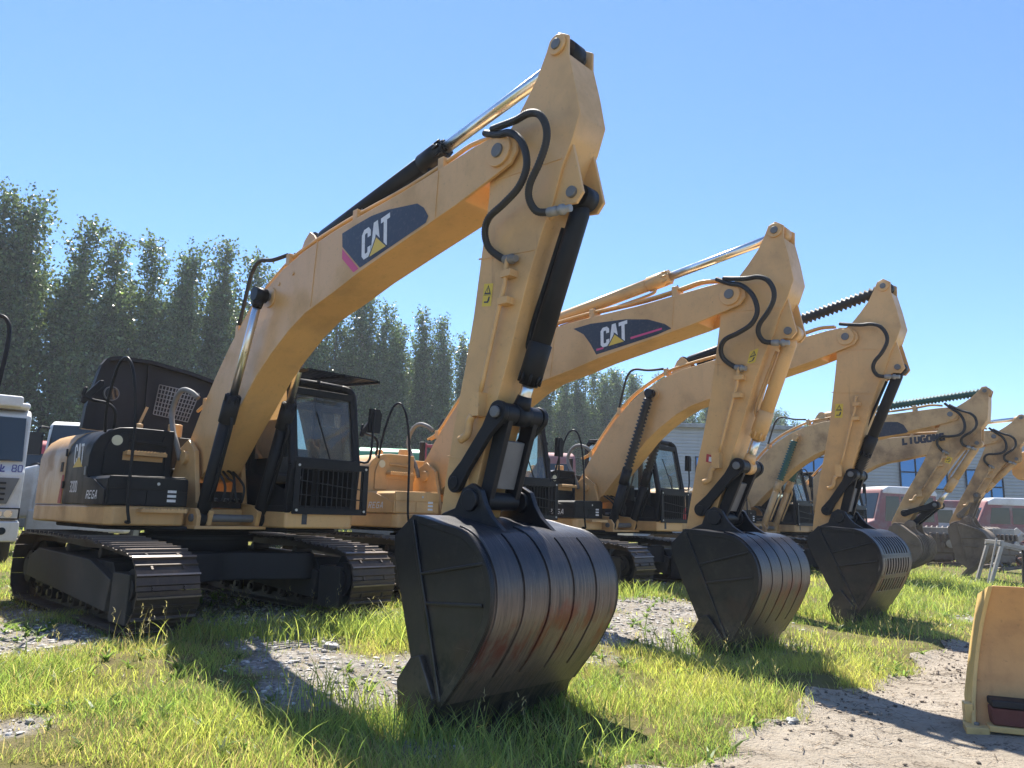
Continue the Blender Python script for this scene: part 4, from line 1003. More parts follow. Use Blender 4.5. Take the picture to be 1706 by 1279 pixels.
# ------------------------------------------------------------------ vehicles behind the row
def wheel(par, p, r, wd, rim='galv'):
    m = MB(); a = Vector(p); x = Vector((wd / 2, 0, 0))
    m.tube([a - x, a - x * .9, a + x * .9, a + x], [r * .9, r, r, r * .9], 'rubber', 24); o = m.build('wheel', par)
    m = MB(); m.cyl(a - x * 1.03, a + x * 1.03, r * .55, rim, 18); m.build('rim', o)
def truck_a():
    T = thing('white_truck', 'white truck cab with dark windscreen and blue number on its front at left edge', 'truck', (-11.13, 14.83, 0), R(37))
    p = MB(); pr = [(-.0, .75), (-.02, 1.9), (.10, 2.05), (.22, 3.12), (.5, 3.25), (1.9, 3.25), (1.95, .75)]
    p.prism(pr, -1.2, 1.2, 'white_paint', 0); body = p.build('cab', T, .06, 3)
    p = MB(); p.prism([(-1.13, 2.13), (1.13, 2.13), (1.10, 3.05), (-1.10, 3.05)], -.004, .0, 'dark_glass', 0)
    for i, q in enumerate(p.v): p.v[i] = (q[1], .035 + (q[2] - 1.98) * .115 - .03 + q[0], q[2])
    p.build('windscreen', body)
    for sx in (-1, 1):
        p = MB(); p.prism([(.35, 2.15), (1.5, 2.15), (1.5, 3.0), (.5, 3.0)], sx * 1.2, sx * 1.206, 'dark_glass')
        for i, q in enumerate(p.v): p.v[i] = (q[1], q[0], q[2])
        p.build('side_window', body)
    p = MB(); p.box((-1.1, .15, 3.24), (1.15, 1.3, 3.38), 'white_paint'); p.box((.45, .0, 3.26), (1.0, .5, 3.50), 'white_paint'); p.build('roof_fairing', body, .05)
    p = MB(); p.prism([(-1.0, 1.25), (.95, 1.25), (1.12, 1.78), (-1.05, 1.78)], -.05, -.022, 'grey_paint', 0)
    for i, q in enumerate(p.v): p.v[i] = (q[1], q[0], q[2])
    for k in range(4): p.box((-.95, -.075, 1.32 + k * .11), (.9, -.05, 1.36 + k * .11), 'black')
    p.build('grille', body)
    for sx in (-1, 1):
        p = MB(); p.box((sx * .95 - .25, -.10, .93), (sx * .95 + .25, -.02, 1.17), 'black'); p.box((sx * .95 - .22, -.115, .96), (sx * .95 + .22, -.10, 1.14), 'lamp'); p.cyl((sx * 1.0, -.13, 1.05), (sx * 1.0, -.115, 1.05), .075, 'chrome', 16); p.cyl((sx * .84, -.13, 1.05), (sx * .84, -.115, 1.05), .06, 'chrome', 16); p.build('headlight', body)
    p = MB(); p.box((-1.22, -.12, .48), (1.22, .2, .9), 'white_paint'); bo = p.build('bumper', T, .04)
    for sx in (-1, 1):
        for dx in (.72, .93):
            p = MB(); p.cyl((sx * dx, -.135, .70), (sx * dx, -.12, .70), .075, 'dark_glass', 18); p.build('fog_lamp', bo)
    p = MB(); text(p, '业', (.62, -.025, 1.90), (.86, -.025, 1.90), (.62, -.025, 2.06), (0, -1, 0), 'decal_blue', .17, .05); text(p, '80', (.95, -.025, 1.90), (1.16, -.025, 1.90), (.95, -.025, 2.06), (0, -1, 0), 'decal_blue', .15, .1); p.build('lettering', body)
    p = MB()
    for x in (-.5, .45): p.bar((x, -.01, 2.10), (x + .5, .03, 2.16), .015, .02, 'black')
    p.bar((.7, .02, 2.12), (.62, .14, 3.0), .03, .012, 'white_paint'); p.build('wiper', body)
    for sx in (-1, 1): wheel(T, (sx * 1.0, .9, .52), .52, .3)
    p = MB(); p.box((-.5, 1.9, .7), (.5, 7.5, .95), 'black_matte'); p.build('chassis', T)
    p = MB(); p.box((-1.2, 2.2, 1.0), (1.2, 7.5, 2.2), 'grey_paint'); p.build('cargo_bed', T, .02)
    for sx in (-1, 1): wheel(T, (sx * .95, 6.0, .52), .52, .5)
truck_a()
def truck_b():
    T = thing('parked_truck', 'white cabbed truck with pale roof and big black mirror, half hidden behind the yellow counterweight', 'truck', (-11.4, 20, 0), R(12))
    p = MB(); p.prism([(-.25, .75), (-.28, 1.3), (-.15, 2.2), (.05, 2.5), (.18, 3.4), (.4, 3.52), (1.8, 3.52), (1.85, .75)], -1.15, 1.15, 'white_paint', 0); body = p.build('cab', T, .07, 3)
    p = MB(); p.prism([(-1.08, 2.5), (1.08, 2.5), (1.04, 3.40), (-1.04, 3.40)], .0, .006, 'dark_glass', 0)
    for i, q in enumerate(p.v): p.v[i] = (q[1], .055 + (q[2] - 2.5) * .144 - .02 - q[0], q[2])
    p.build('windscreen', body)
    p = MB(); p.tube(smooth_path([(-1.1, .1, 3.3), (-1.25, -.1, 3.3), (-1.3, -.15, 3.1)], 4), .03, 'black', 8); p.box((-1.48, -.25, 2.55), (-1.14, -.12, 3.15), 'black'); p.build('mirror', body)
    p = MB(); p.box((-1.25, -.3, .55), (1.2, .2, 1.15), 'white_paint'); p.build('bumper', T, .08, 3)
    p = MB(); p.prism([(-1.75, .9), (-1.75, 1.6), (-1.5, 2.2), (-1.1, 2.32), (-1.1, .9)], -.28, .6, 'white_paint', 1); p.build('fender', T, .1, 3)
    p = MB(); p.box((-.9, -.315, .85), (-.45, -.30, 1.05), 'lamp'); p.build('headlight', T)
    p = MB(); p.cyl((-1.22, -.18, 2.2), (-1.22, -.06, 2.2), .15, 'black', 18); p.build('round_mirror', body)
    for sx in (-1, 1): wheel(T, (sx * 1.0, .9, .5), .5, .3)
    p = MB(); p.box((-1.15, 2.0, .9), (1.15, 6.5, 2.3), 'red_paint'); p.build('cargo_bed', T, .02)
truck_b()
def cab_truck(name, label, x, y, rz, mat, top=3.5, wide=2.4):
    T = thing(name, label, 'truck', (x, y, 0), R(rz))
    p = MB(); pr = [(0, .8), (-.03, 1.8), (.2, top - .35), (.4, top - .08), (.75, top), (1.6, top - .03), (1.9, top - .2), (1.9, .8)]
    p.prism(pr, -wide / 2, wide / 2, mat, 0); body = p.build('cab', T, .12, 4)
    p = MB(); p.prism([(-wide / 2 + .15, 2.0), (wide / 2 - .15, 2.0), (wide / 2 - .2, top - .5), (-wide / 2 + .2, top - .5)], 0, .005, 'dark_glass', 0)
    k = .23 / (top - .35 - 1.8)
    for i, q in enumerate(p.v): p.v[i] = (q[1], -.04 + (q[2] - 1.8) * k - q[0], q[2])
    p.build('windscreen', body)
    for sx in (-1, 1):
        p = MB(); p.prism([(.45, 2.0), (1.5, 2.0), (1.5, top - .5), (.6, top - .5)], sx * (wide / 2 + .001), sx * (wide / 2 + .006), 'dark_glass')
        for i, q in enumerate(p.v): p.v[i] = (q[1], q[0], q[2])
        p.build('side_window', body); wheel(T, (sx * (wide / 2 - .2), .9, .5), .5, .3)
    p = MB(); p.box((-wide / 2, -.1, .5), (wide / 2, .15, .95), 'grey_paint'); p.build('bumper', T, .04)
    p = MB(); p.box((-wide / 2, 2.1, .95), (wide / 2, 7, 2.4), mat); p.build('cargo_bed', T, .03)
    for sx in (-1, 1): wheel(T, (sx * .95, 5.6, .5), .5, .5)
cab_truck('green_truck', 'green truck roof showing behind the hood of the all yellow excavator', -4.2, 26, 10, 'green_paint', 3.6)
cab_truck('green_truck', 'green truck seen through the cab windows of the nearest excavator', -8.9, 24.5, -8, 'green_paint', 3.8)
cab_truck('red_truck', 'dark red truck with rounded roof behind the machine with black bellows', 1.55, 30, 6, 'faded_red', 3.95)
cab_truck('red_truck', 'bright red truck glimpsed between the two white truck cabs at left', -16.3, 25.5, 20, 'red_paint', 3.5)
for lab, x, y, h in (('bright red steel post standing behind the all yellow hood', -2.95, 26.0, 3.75), ('bright red steel post left of the boom with black bellows', 3.3, 30, 3.9)):
    p = MB(); p.box((x - .12, y - .08, -.05), (x + .0, y + .06, h), 'red_paint'); p.box((x + .14, y - .08, -.05), (x + .22, y + .06, h - .15), 'red_paint'); p.bar((x - .12, y, h - .1), (x + .22, y, h - .1), .1, .1, 'red_paint'); p.box((x - .2, y - .15, -.06), (x + .3, y + .15, 0.02), 'red_paint')
    tag(p.build('steel_post', None, .01), lab, 'steel post')
def van(name, label, x, y, rz, L, H, top, low, nose):
    T = thing(name, label, 'van', (x, y, 0), R(rz))
    pr = [(0, .45), (0, 1.2), (.12, 1.45), (nose, 1.55), (nose + .45, H - .12), (nose + .75, H), (L - .3, H), (L - .05, H - .2), (L, 1.2), (L, .45)]
    p = MB(); p.prism(pr, -.85, .85, low); body = p.build('body', T, .10, 4)
    p = MB(); p.prism([(nose + .42, H - .32), (nose + .5, H - .1), (nose + .78, H + .02), (L - .3, H + .02), (L - .02, H - .2), (L + .01, H - .38)], -.87, .87, top); p.build('roof', body, .08, 3)
    nw = max(2, int((L - nose - .8) / .75)); x0 = nose + .5
    for k in range(nw):
        a = x0 + k * (L - x0 - .15) / nw; b = a + (L - x0 - .15) / nw - .12
        for v in (-.856, .852):
            p = MB(); p.prism([(a, 1.5), (b, 1.5), (b, H - .42), (a + (.12 if k == 0 else 0), H - .42)], v, v + .005, 'dark_glass'); p.build('side_window', body)
    p = MB(); p.prism([(nose - .0, 1.6), (nose + .38, H - .28), (nose + .40, H - .28), (nose + .03, 1.58)], -.7, .7, 'dark_glass'); p.build('windscreen', body)
    for sx in (.75, L - .8):
        for v in (-.8, .8):
            q = MB(); q.tube([(sx, v - .1, .33), (sx, v + .1, .33)], .33, 'rubber', 20); o = q.build('wheel', T); q = MB(); q.cyl((sx, v - .11, .33), (sx, v + .11, .33), .18, 'galv', 14); q.build('rim', o)
    for v in (-.6, .6):
        p = MB(); p.box((-.03, v - .15, .85), (.01, v + .15, 1.05), 'lamp'); p.build('headlight', T)
van('scrap_van', 'faded red and white van with dented roof, left of the wrecks by the warehouse', 15.2, 33, 15, 3.9, 3.0, 'white_paint', 'faded_red', .5)
van('scrap_van', 'low faded red van between two arms, in front of the warehouse', 18.3, 35, -10, 3.2, 2.5, 'faded_red', 'white_paint', .8)
van('scrap_van', 'long white roofed van with red stripe below the blue warehouse window at right', 20.0, 33.5, -4, 4.2, 2.62, 'white_paint', 'faded_red', .6)
def scrap_engine(x, y, rz, label):
    T = thing('scrap_engine', label, 'engine', (x, y, 0), R(rz))
    p = MB(); p.box((-.55, -.3, .45), (.55, .3, 1.05), 'scrap'); p.box((-.5, -.22, 1.05), (.5, .1, 1.28), 'galv'); p.box((-.4, -.25, .2), (.4, .25, .45), 'scrap')
    for k in range(5): p.cyl((-.42 + k * .2, -.34, .9), (-.42 + k * .2, -.34, 1.1), .05, 'scrap', 10)
    p.build('engine_block', T, .03)
    p = MB(); p.cyl((-.62, 0, .72), (-.56, 0, .72), .26, 'galv', 20); p.cyl((-.7, 0, .72), (-.62, 0, .72), .15, 'scrap', 16); p.build('flywheel', T)
    p = MB()
    for k in range(6): p.tube(smooth_path([(-.4 + k * .16, .1, 1.2), (-.38 + k * .16, .35, 1.3), (-.3 + k * .14, .42, 1.05), (-.1 + k * .05, .45, .8)], 4), .04, 'scrap', 8)
    p.build('manifold', T)
    p = MB(); p.tube([(.35, -.38, .75), (.35, -.3, .75)], .14, 'galv', 16); p.tube([(.1, -.40, .7), (.1, -.3, .7)], .09, 'scrap', 14); p.build('pulley', T)
    p = MB()
    for a, b in (((-.6, -.45, .0), (.6, -.45, .1)), ((-.6, .45, 0), (.6, .45, .1))): p.bar(a, b, .1, .1, 'scrap')
    for xx in (-.5, .5): p.bar((xx, -.45, .08), (xx, 0, .5), .08, .08, 'scrap'); p.bar((xx, .45, .08), (xx, 0, .5), .08, .08, 'scrap')
    p.build('stand', T)
scrap_engine(16.1, 24.6, 20, 'greasy scrap engine block beside the grey trestle at the right edge')
scrap_engine(14.7, 25.5, -35, 'scrap engine lying behind the plain grey bucket at right')
scrap_engine(17.8, 28.0, 60, 'scrap engine farthest back before the white roofed van')
T = thing('metal_trestle', 'pale grey welded metal trestle standing in tall grass behind the orange blade', 'trestle', (11.75, 18, 0), R(-14))
p = MB()
for yy in (0, .9):
    p = MB(); p.bar((-.22, yy, -.05), (.12, yy, .95), .11, .07, 'galv'); p.build('leg', T, .008)
p = MB(); p.bar((.05, 0, .93), (1.5, 0, .62), .09, .09, 'galv'); p.bar((.05, .9, .93), (1.5, .9, .62), .09, .09, 'galv'); p.bar((.1, -.05, .95), (.1, .95, .95), .09, .09, 'galv'); p.bar((.3, .45, .9), (1.5, .45, .75), .06, .06, 'galv'); p.build('top_rail', T, .008)
p = MB(); p.bar((.50, 0, -.05), (.56, 0, .80), .08, .08, 'black_matte'); p.build('post', T)
p = MB()
for k in range(6): p.box((.92, -.05, -.05 + k * .14), (1.02, .05, .09 + k * .14), 'black' if k % 2 else 'white_paint')
p.build('striped_post', T)
p = MB(); p.bar((-.34, -.2, .0), (-.05, -.15, 1.05), .03, .03, 'galv'); p.build('rod', T)
p = MB(); O = [(13.7, 20.4)]; T = thing('machine_arm', 'tip of one more yellow machine arm cut off by the right edge', 'machine arm', (14.2, 20.2, 0), YAW - math.pi / 2)
p.prism([(-.32, 2.75), (-.22, 2.62), (.3, 2.5), (1.5, .05), (1.75, .05), (1.2, 3.2), (.4, 3.5), (-.25, 3.3), (-.35, 3.1)], -.17, .17, 'yellow'); p.build('arm_plate', T, .02)
p = MB(); pinboss(p, (-.15, 3.0), -.2, .2, .1, 'yellow'); p.build('pin_boss', T)

def heap(label, x0, y0, lx, ly, hz, n, seed):
    r = random.Random(seed); p = MB()
    for k in range(n):
        x, y = r.gauss(0, lx), r.gauss(0, ly); z = max(.05, hz * math.exp(-(x * x / lx / lx + y * y / ly / ly) / 1.6) * r.uniform(.3, 1))
        a = Vector((r.gauss(0, 1), r.gauss(0, 1), r.gauss(0, .5))).normalized() * r.uniform(.15, .55); c = Vector((x0 + x, y0 + y, z))
        m_ = r.choice(['scrap', 'scrap', 'galv', 'white_paint', 'faded_red', 'black_matte', 'rust_red'])
        t = r.random()
        if t < .45: p.bar(c - a, c + a, r.uniform(.04, .14), r.uniform(.03, .1), m_)
        elif t < .75: p.bar(c - a * .8, c + a * .8, r.uniform(.25, .6), .02, m_, (r.gauss(0, 1), r.gauss(0, 1), 1))
        elif t < .9: p.tube(smooth_path([c - a, c + Vector((0, 0, .2)), c + a], 4), r.uniform(.02, .06), m_, 8)
        else: p.cyl(c - a * .25, c + a * .25, r.uniform(.12, .28), m_, 14)
    tag(p.build('scrap_heap'), label, kind='stuff')
heap('tangled heap of scrap metal under the vans behind the grey bucket', 16.2, 27.5, 1.6, .9, 1.3, 130, 3)
heap('low heap of scrap parts between the slotted bucket and the red van', 14.0, 30.0, 1.3, .8, 1.1, 90, 9)
heap('scrap parts piled at the right edge beyond the grey trestle', 19.2, 28.5, 1.7, 1.0, 1.2, 110, 12)
# ------------------------------------------------------------------ warehouse
def warehouse():
    T = thing('warehouse', 'long grey metal clad warehouse with blue windows behind the wrecked vans', 'warehouse', (8.6, 50, 0), R(0))
    Lw, H, D = 46, 7.7, 18
    p = MB(); n = 34; prof = []
    for k in range(n):
        z = k * H / n; h = H / n
        prof += [(0, z), (0, z + h * .68), (-.05, z + h * .76), (-.05, z + h * .92)]
    prof += [(0, H), (.3, H), (.3, 0)]
    p.prism(prof, 0, Lw, 'cladding', 0); w_ = p.build('wall', T)
    p = MB(); p.box((-.2, 0.3, 0), (0, D, H), 'cladding'); p.box((Lw, 0.3, 0), (Lw + .2, D, H), 'cladding'); p.box((0, D - .3, 0), (Lw, D, H), 'cladding')
    p.prism([(.2, H), (D - .2, H), (D / 2, H + .55)], -.2, 0, 'cladding', 0); p.build('end_wall', T)
    p = MB(); p.prism([(-.35, H - .02), (-.35, H + .16), (D / 2, H + .75), (D + .35, H + .16), (D + .35, H - .02), (D / 2, H + .56)], -.5, Lw + .5, 'cladding', 0); p.build('roof', T)
    p = MB(); p.box((-.45, -.50, H - .12), (Lw + .45, -.36, H + .10), 'galv'); p.build('gutter', T)
    for x0, x1, z0, z1 in ((17.85, 21.0, 3.85, 6.05), (22.3, 24.75, 2.95, 5.2), (27.5, 30.6, 3.4, 5.6), (4.0, 7.0, 3.4, 5.6), (11, 14, 3.6, 5.8)):
        p = MB(); p.box((x0, -.075, z0), (x1, -.06, z1), 'blue_glass'); o = p.build('window', T)
        f = MB()
        for xx in np.linspace(x0, x1, 4): f.box((xx - .045, -.11, z0), (xx + .045, -.078, z1), 'black_matte')
        for zz in (z0, (z0 + z1) / 2, z1): f.box((x0 - .045, -.115, zz - .045), (x1 + .045, -.079, zz + .045), 'black_matte')
        f.box((x0 - .1, -.2, z0 - .14), (x1 + .1, -.05, z0 - .05), 'galv'); f.build('window_frame', o)
    p = MB(); p.box((9, -.12, 0), (10.6, -.06, 3.0), 'grey_paint'); p.build('door', T)
warehouse()

# ------------------------------------------------------------------ poplars
def poplar_mesh(seed, H=22.0, n_target=15000):
    r = np.random.default_rng(seed)
    mb = MB(); leaves = []; lw = []
    nl = r.integers(4, 7)
    mb.tube([(0, 0, -.3), (.03, .02, 3), (.05, 0, 8), (0, .05, 15), (0, 0, H * .93)], [.24, .19, .14, .08, .02], 'bark', 8)
    for li in range(nl):
        az = r.uniform(0, 2 * np.pi); off = r.uniform(.45, 1.15) if li else 0.25
        top = H * (.97 if li == 0 else r.choice([r.uniform(.90, 1.0), r.uniform(.72, .92)])); z0 = 1.6 if li == 0 else r.uniform(1.8, 6)
        bx, by = off * np.cos(az), off * np.sin(az)
        mb.tube([(0, 0, max(.5, z0 - 1.5)), (bx * .7, by * .7, z0 + 1.5), (bx, by, (z0 + top) / 2), (bx * .9, by * .9, top - .3)], [.10, .08, .05, .012], 'bark', 6)
        z = z0
        while z < top - .15:
            t = (z - z0) / (top - z0)
            Lb = (.45 + 1.0 * min(1, t * 4 + .5)) * (1 - t ** 9.0) ** .5 * r.uniform(.4, 1.35) + .24
            a = r.uniform(0, 2 * np.pi); k = max(5, int(13 * Lb))
            s = r.uniform(.15, 1, k); rise = r.uniform(.9, 1.5)
            cen = np.stack([bx + np.cos(a) * Lb * s * .72, by + np.sin(a) * Lb * s * .72, z + Lb * s * rise], 1)
            for rep in range(2):
                leaves.append(cen + r.normal(0, .12 + .06 * Lb, cen.shape))
                lw.append(np.full(k, r.uniform(.75, 1.3)))
            if r.random() < .35: mb.tube([(bx, by, z), (bx + np.cos(a) * Lb * .65, by + np.sin(a) * Lb * .65, z + Lb * rise * .9)], [.022, .006], 'bark', 4, False)
            z += r.uniform(.05, .16) * (22 / H) * .95 * (nl / 4)
    P = np.concatenate(leaves); W = np.concatenate(lw)
    if len(P) > n_target: s = r.choice(len(P), n_target, False); P, W = P[s], W[s]
    P = P[(P[:, 2] > .4)]; W = W[:len(P)]
    n = len(P)
    d1 = r.normal(size=(n, 3)); d1 /= np.linalg.norm(d1, axis=1)[:, None]
    d2 = np.cross(d1, r.normal(size=(n, 3))); d2 /= np.linalg.norm(d2, axis=1)[:, None]
    sz = r.uniform(.075, .165, n)[:, None]
    V = np.stack([P - d1 * sz, P + d2 * sz * .72, P + d1 * sz * 1.1, P - d2 * sz * .72], 1).reshape(-1, 3)
    ci = np.arange(4 * n); ls = np.arange(0, 4 * n, 4)
    base = np.array([[.088, .130, .062]]) * W[:, None] * r.uniform(.65, 1.5, (n, 1)) + r.normal(0, .004, (n, 3))
    li = r.random(n) < .14; base[li] *= 1.8
    tint = np.repeat(np.clip(base, .006, 1), 4, 0)
    me = fast_mesh('crown', V, ci, ls, ['leaf'], tint)
    tm = mb.build('trunk').data
    bpy.data.objects.remove(bpy.data.objects['trunk'])
    return me, tm
variants = [poplar_mesh(40 + k) for k in range(7)]
TL = np.array([-30.0, 46.0]); TD = np.array([.692, .722]); TN = np.array([-.722, .692])
kinds = ['tall slender dark green poplar in the long dense row behind the machines']
def poplar(x, y, h, k, rz):
    me, tm = variants[k]
    t = thing('poplar_tree', kinds[0], 'tree', (x, y, 0), rz, 'poplars in the long row behind the machines')
    t.scale = (h / 22 * random.uniform(.85, 1.08),) * 2 + (h / 22,)
    for nm, dt in (('crown', me), ('trunk', tm)):
        o = bpy.data.objects.new(nm, dt); scene.collection.objects.link(o); o.parent = t
HS = [(-12, 19.5), (-3, 20.3), (0, 22.2), (3, 21.8), (5, 21.8), (9, 21.8), (12.6, 22), (20, 21), (27, 20.6), (37, 20.3), (58, 18.8), (69, 20.6), (90, 20), (114, 20.3), (170, 20)]
s = -13.0; i = 0
while s < 165:
    h = np.interp(s, [a for a, b in HS], [b for a, b in HS]) * random.uniform(.90, 1.03)
    p = TL + TD * s + TN * random.uniform(-.5, .5)
    poplar(p[0], p[1], h, random.randrange(7), random.uniform(0, 6.28))
    if i % 1 == 0:
        p = TL + TD * (s + 1.2) + TN * random.uniform(3.0, 4.5)
        poplar(p[0], p[1], h * random.uniform(.78, .95), random.randrange(7), random.uniform(0, 6.28))
    s += random.uniform(2.1, 2.9) * (1 if s < 60 else 1.35); i += 1
# shrubs under the row: undergrowth mass
def shrubs():
    r = np.random.default_rng(5); C = []
    for k in range(260):
        s = r.uniform(-14, 165); p = TL + TD * s + TN * r.uniform(-2.2, 2.5); hh = r.uniform(.7, 2.3)
        n = int(170 if s < 50 else 90)
        q = r.normal(size=(n, 3)); q /= np.linalg.norm(q, axis=1)[:, None]; q *= r.uniform(.5, 1, (n, 1)) * np.array([hh * .8, hh * .8, hh * .6])
        q += [p[0], p[1], hh * .5]; C.append(q)
    P = np.concatenate(C); P = P[P[:, 2] > 0]; n = len(P)
    d1 = r.normal(size=(n, 3)); d1 /= np.linalg.norm(d1, axis=1)[:, None]; d2 = np.cross(d1, r.normal(size=(n, 3))); d2 /= np.linalg.norm(d2, axis=1)[:, None]
    sz = r.uniform(.08, .17, n)[:, None]
    V = np.stack([P - d1 * sz, P + d2 * sz * .7, P + d1 * sz, P - d2 * sz * .7], 1).reshape(-1, 3)
    tint = np.repeat(np.array([[.05, .08, .028]]) * r.uniform(.6, 1.7, (n, 1)), 4, 0)
    o = bpy.data.objects.new('undergrowth', fast_mesh('undergrowth', V, np.arange(4 * n), np.arange(0, 4 * n, 4), ['leaf'], tint)); scene.collection.objects.link(o)
    tag(o, 'low dark green undergrowth beneath the poplar row', 'undergrowth', kind='stuff')
shrubs()

# ------------------------------------------------------------------ grass
def in_view(x, y, pad=.08):
    return (np.abs(x) / np.maximum(y, .1) < .70 + pad) | (np.hypot(x, y) < 4)
def scatter(n, y0, y1):
    y = np.sqrt(rng.uniform(y0 ** 2, y1 ** 2, n)); x = rng.uniform(-.80, .80, n) * y
    return x, y
def blades(x, y, H, W, col, lean_amt, segs):
    n = len(x); z = ground_h(x, y) - .01
    th = rng.uniform(0, 2 * np.pi, n); ld = rng.uniform(0, 2 * np.pi, n); ln = lean_amt * H * rng.uniform(.25, 1.0, n)
    dx, dy = np.cos(ld) * ln, np.sin(ld) * ln; wx, wy = np.cos(th) * W, np.sin(th) * W
    ts = np.linspace(0, 1, segs + 1); Vs = []
    for t in ts[:-1]:
        k = (1 - t) ** .6 * .5
        cx, cy, cz = x + dx * t ** 2, y + dy * t ** 2, z + H * (t - .22 * lean_amt * t ** 2)
        Vs.append(np.stack([cx - wx * k, cy - wy * k, cz], 1)); Vs.append(np.stack([cx + wx * k, cy + wy * k, cz], 1))
    Vs.append(np.stack([x + dx, y + dy, z + H * (1 - .22 * lean_amt)], 1))
    m = 2 * segs + 1
    V = np.stack(Vs, 1)
    loops = []; st = []
    o = 0
    for k in range(segs - 1): loops += [2 * k, 2 * k + 1, 2 * k + 3, 2 * k + 2]; st.append(o); o += 4
    loops += [2 * segs - 2, 2 * segs - 1, 2 * segs]; st.append(o); o += 3
    return V.reshape(-1, 3), (np.array(loops)[None, :], np.array(st), o, m), np.repeat(col, m, 0), n
parts = []
def grass_zone(n, y0, y1, hmin, hmax, wid, segs, lean, dens_pow=1.0):
    x, y = scatter(n, y0, y1)
    u, v = to_row(x, y)
    keep = u < road_edge(v) + rng.normal(0, .05, n) + .04
    clump = np.clip(.55 + .75 * vnoise(x * 1.9, y * 1.9, 11) + .35 * vnoise(x * 5.5, y * 5.5, 12), .04, 1)
    dens = clump * (1 - .96 * np.clip(bare(x, y) * 1.15 + .35 * (rng.random(n) - .5), 0, 1)) ** dens_pow
    under = np.zeros(n, bool)
    for k in range(7):
        pv = 4.07 * k if k < 4 else None
    keep &= rng.random(n) < dens
    x, y, u, v = x[keep], y[keep], u[keep], v[keep]; n = len(x)
    hn = np.clip(.55 + .5 * vnoise(x * .9, y * .9, 14), .18, 1.25)
    edge = np.clip(1 - np.abs(u - road_edge(v) + .1) / .5, 0, 1)
    H = (hmin + (hmax - hmin) * rng.random(n) ** 1.6) * (.36 + .46 * hn) * (1 - .8 * np.exp(-((x - .1) ** 2 + (y - 5.45) ** 2) / .42)) * (1 - .55 * np.clip(bare(x, y) * 1.2, 0, 1)) * (1 - .25 * edge)
    W = wid * rng.uniform(.6, 1.4, n)
    a = rng.random((n, 1)); hue = np.clip(.5 + .6 * vnoise(x * .8, y * .8, 17) + .3 * vnoise(x * 3.1, y * 3.1, 18) + rng.normal(0, .2, n), 0, 1)[:, None]
    yel, grn = np.array([[.40, .43, .135]]), np.array([[.18, .275, .085]])
    col = (yel * (1 - hue) + grn * hue) * (.65 + .7 * a)
    dry = rng.random(n) < (.17 + .28 * np.clip(vnoise(x * 1.3, y * 1.3, 19), 0, 1) + .3 * np.clip(bare(x, y), 0, 1)); col[dry] = np.array([.40, .34, .20]) * rng.uniform(.6, 1.15, (dry.sum(), 1))
    parts.append(blades(x, y, H, W, col, lean, segs))
grass_zone(250000, 4.2, 8.5, .07, .30, .0056, 4, .8)
grass_zone(150000, 8.3, 15, .08, .30, .0095, 3, .7)
grass_zone(120000, 14.5, 30, .10, .34, .016, 2, .65)
grass_zone(80000, 29, 75, .12, .40, .045, 2, .6)
# taller tufts: round bucket feet, track ends, in front of the machines
tx, ty = [], []
def tuft(x, y, r, n): tx.append(rng.normal(x, r, n)); ty.append(rng.normal(y, r, n))
for x, y, r, n in ((-3.0, 7.55, .28, 260), (-2.5, 7.75, .3, 200), (-1.9, 7.9, .35, 420), (-1.25, 8.0, .35, 420), (-.75, 8.1, .3, 300), (-1.2, 5.6, .2, 120), (-.75, 5.15, .25, 160), (-.3, 5.1, .25, 120), (.55, 5.5, .22, 100),
                   (0.3, 4.9, .3, 160), (-.2, 4.7, .3, 160), (-1.0, 4.8, .3, 160), (2.0, 8.3, .25, 220), (2.6, 8.6, .25, 260), (3.1, 9.0, .3, 240), (2.0, 12.6, .35, 260), (1.5, 12.2, .3, 260), (5.9, 12.6, .5, 500), (6.8, 13.8, .7, 800), (8.5, 15.5, .9, 900), (9.6, 17.2, .9, 900), (11.5, 17.5, .8, 700), (10.5, 18.8, 1.0, 800), (4.9, 11.6, .4, 300)):
    tuft(x, y, r, n)
tx, ty = np.concatenate(tx), np.concatenate(ty)
u, v = to_row(tx, ty); k = (u < road_edge(v)); tx, ty = tx[k], ty[k]; n = len(tx)
hue = rng.random((n, 1)); col = (np.array([[.36, .40, .13]]) * (1 - hue) + np.array([[.16, .25, .08]]) * hue) * rng.uniform(.7, 1.3, (n, 1))
parts.append(blades(tx, ty, rng.uniform(.14, .38, n), rng.uniform(.005, .010, n) * (1 + ty / 25), col, .85, 5))
def join_blades(parts, name):
    Vs, Ls, Ss, Ts = [], [], [], []; vo = lo = 0
    for V, (lp, st, ln, m), T, n in parts:
        Vs.append(V); Ts.append(T)
        Ls.append((lp + (np.arange(n) * m)[:, None] + vo).ravel()); Ss.append((st[None, :] + (np.arange(n) * ln)[:, None] + lo).ravel())
        vo += len(V); lo += n * ln
    o = bpy.data.objects.new(name, fast_mesh(name, np.concatenate(Vs), np.concatenate(Ls), np.concatenate(Ss), ['grass'], np.concatenate(Ts)))
    scene.collection.objects.link(o); return o
tag(join_blades(parts, 'grass'), 'sunlit yellow green grass growing round the machines up to the path', 'grass', kind='stuff')
n = 900; x, y = scatter(n * 3, 4.4, 13); u, v = to_row(x, y); k = (u < road_edge(v) + .05) & (rng.random(len(x)) < np.clip(.25 + .6 * vnoise(x * 1.2, y * 1.2, 23), 0, 1)); x, y = x[k][:n], y[k][:n]; n = len(x)
WP = []
for rep_ in range(8):
    H = rng.uniform(.05, .17, n); W = rng.uniform(.016, .034, n)
    c_w = np.array([[.13, .20, .065]]) * rng.uniform(.6, 1.5, (n, 1))
    WP.append(blades(x + rng.normal(0, .012, n), y + rng.normal(0, .012, n), H, W, c_w, 1.5, 3))
WPJ = WP
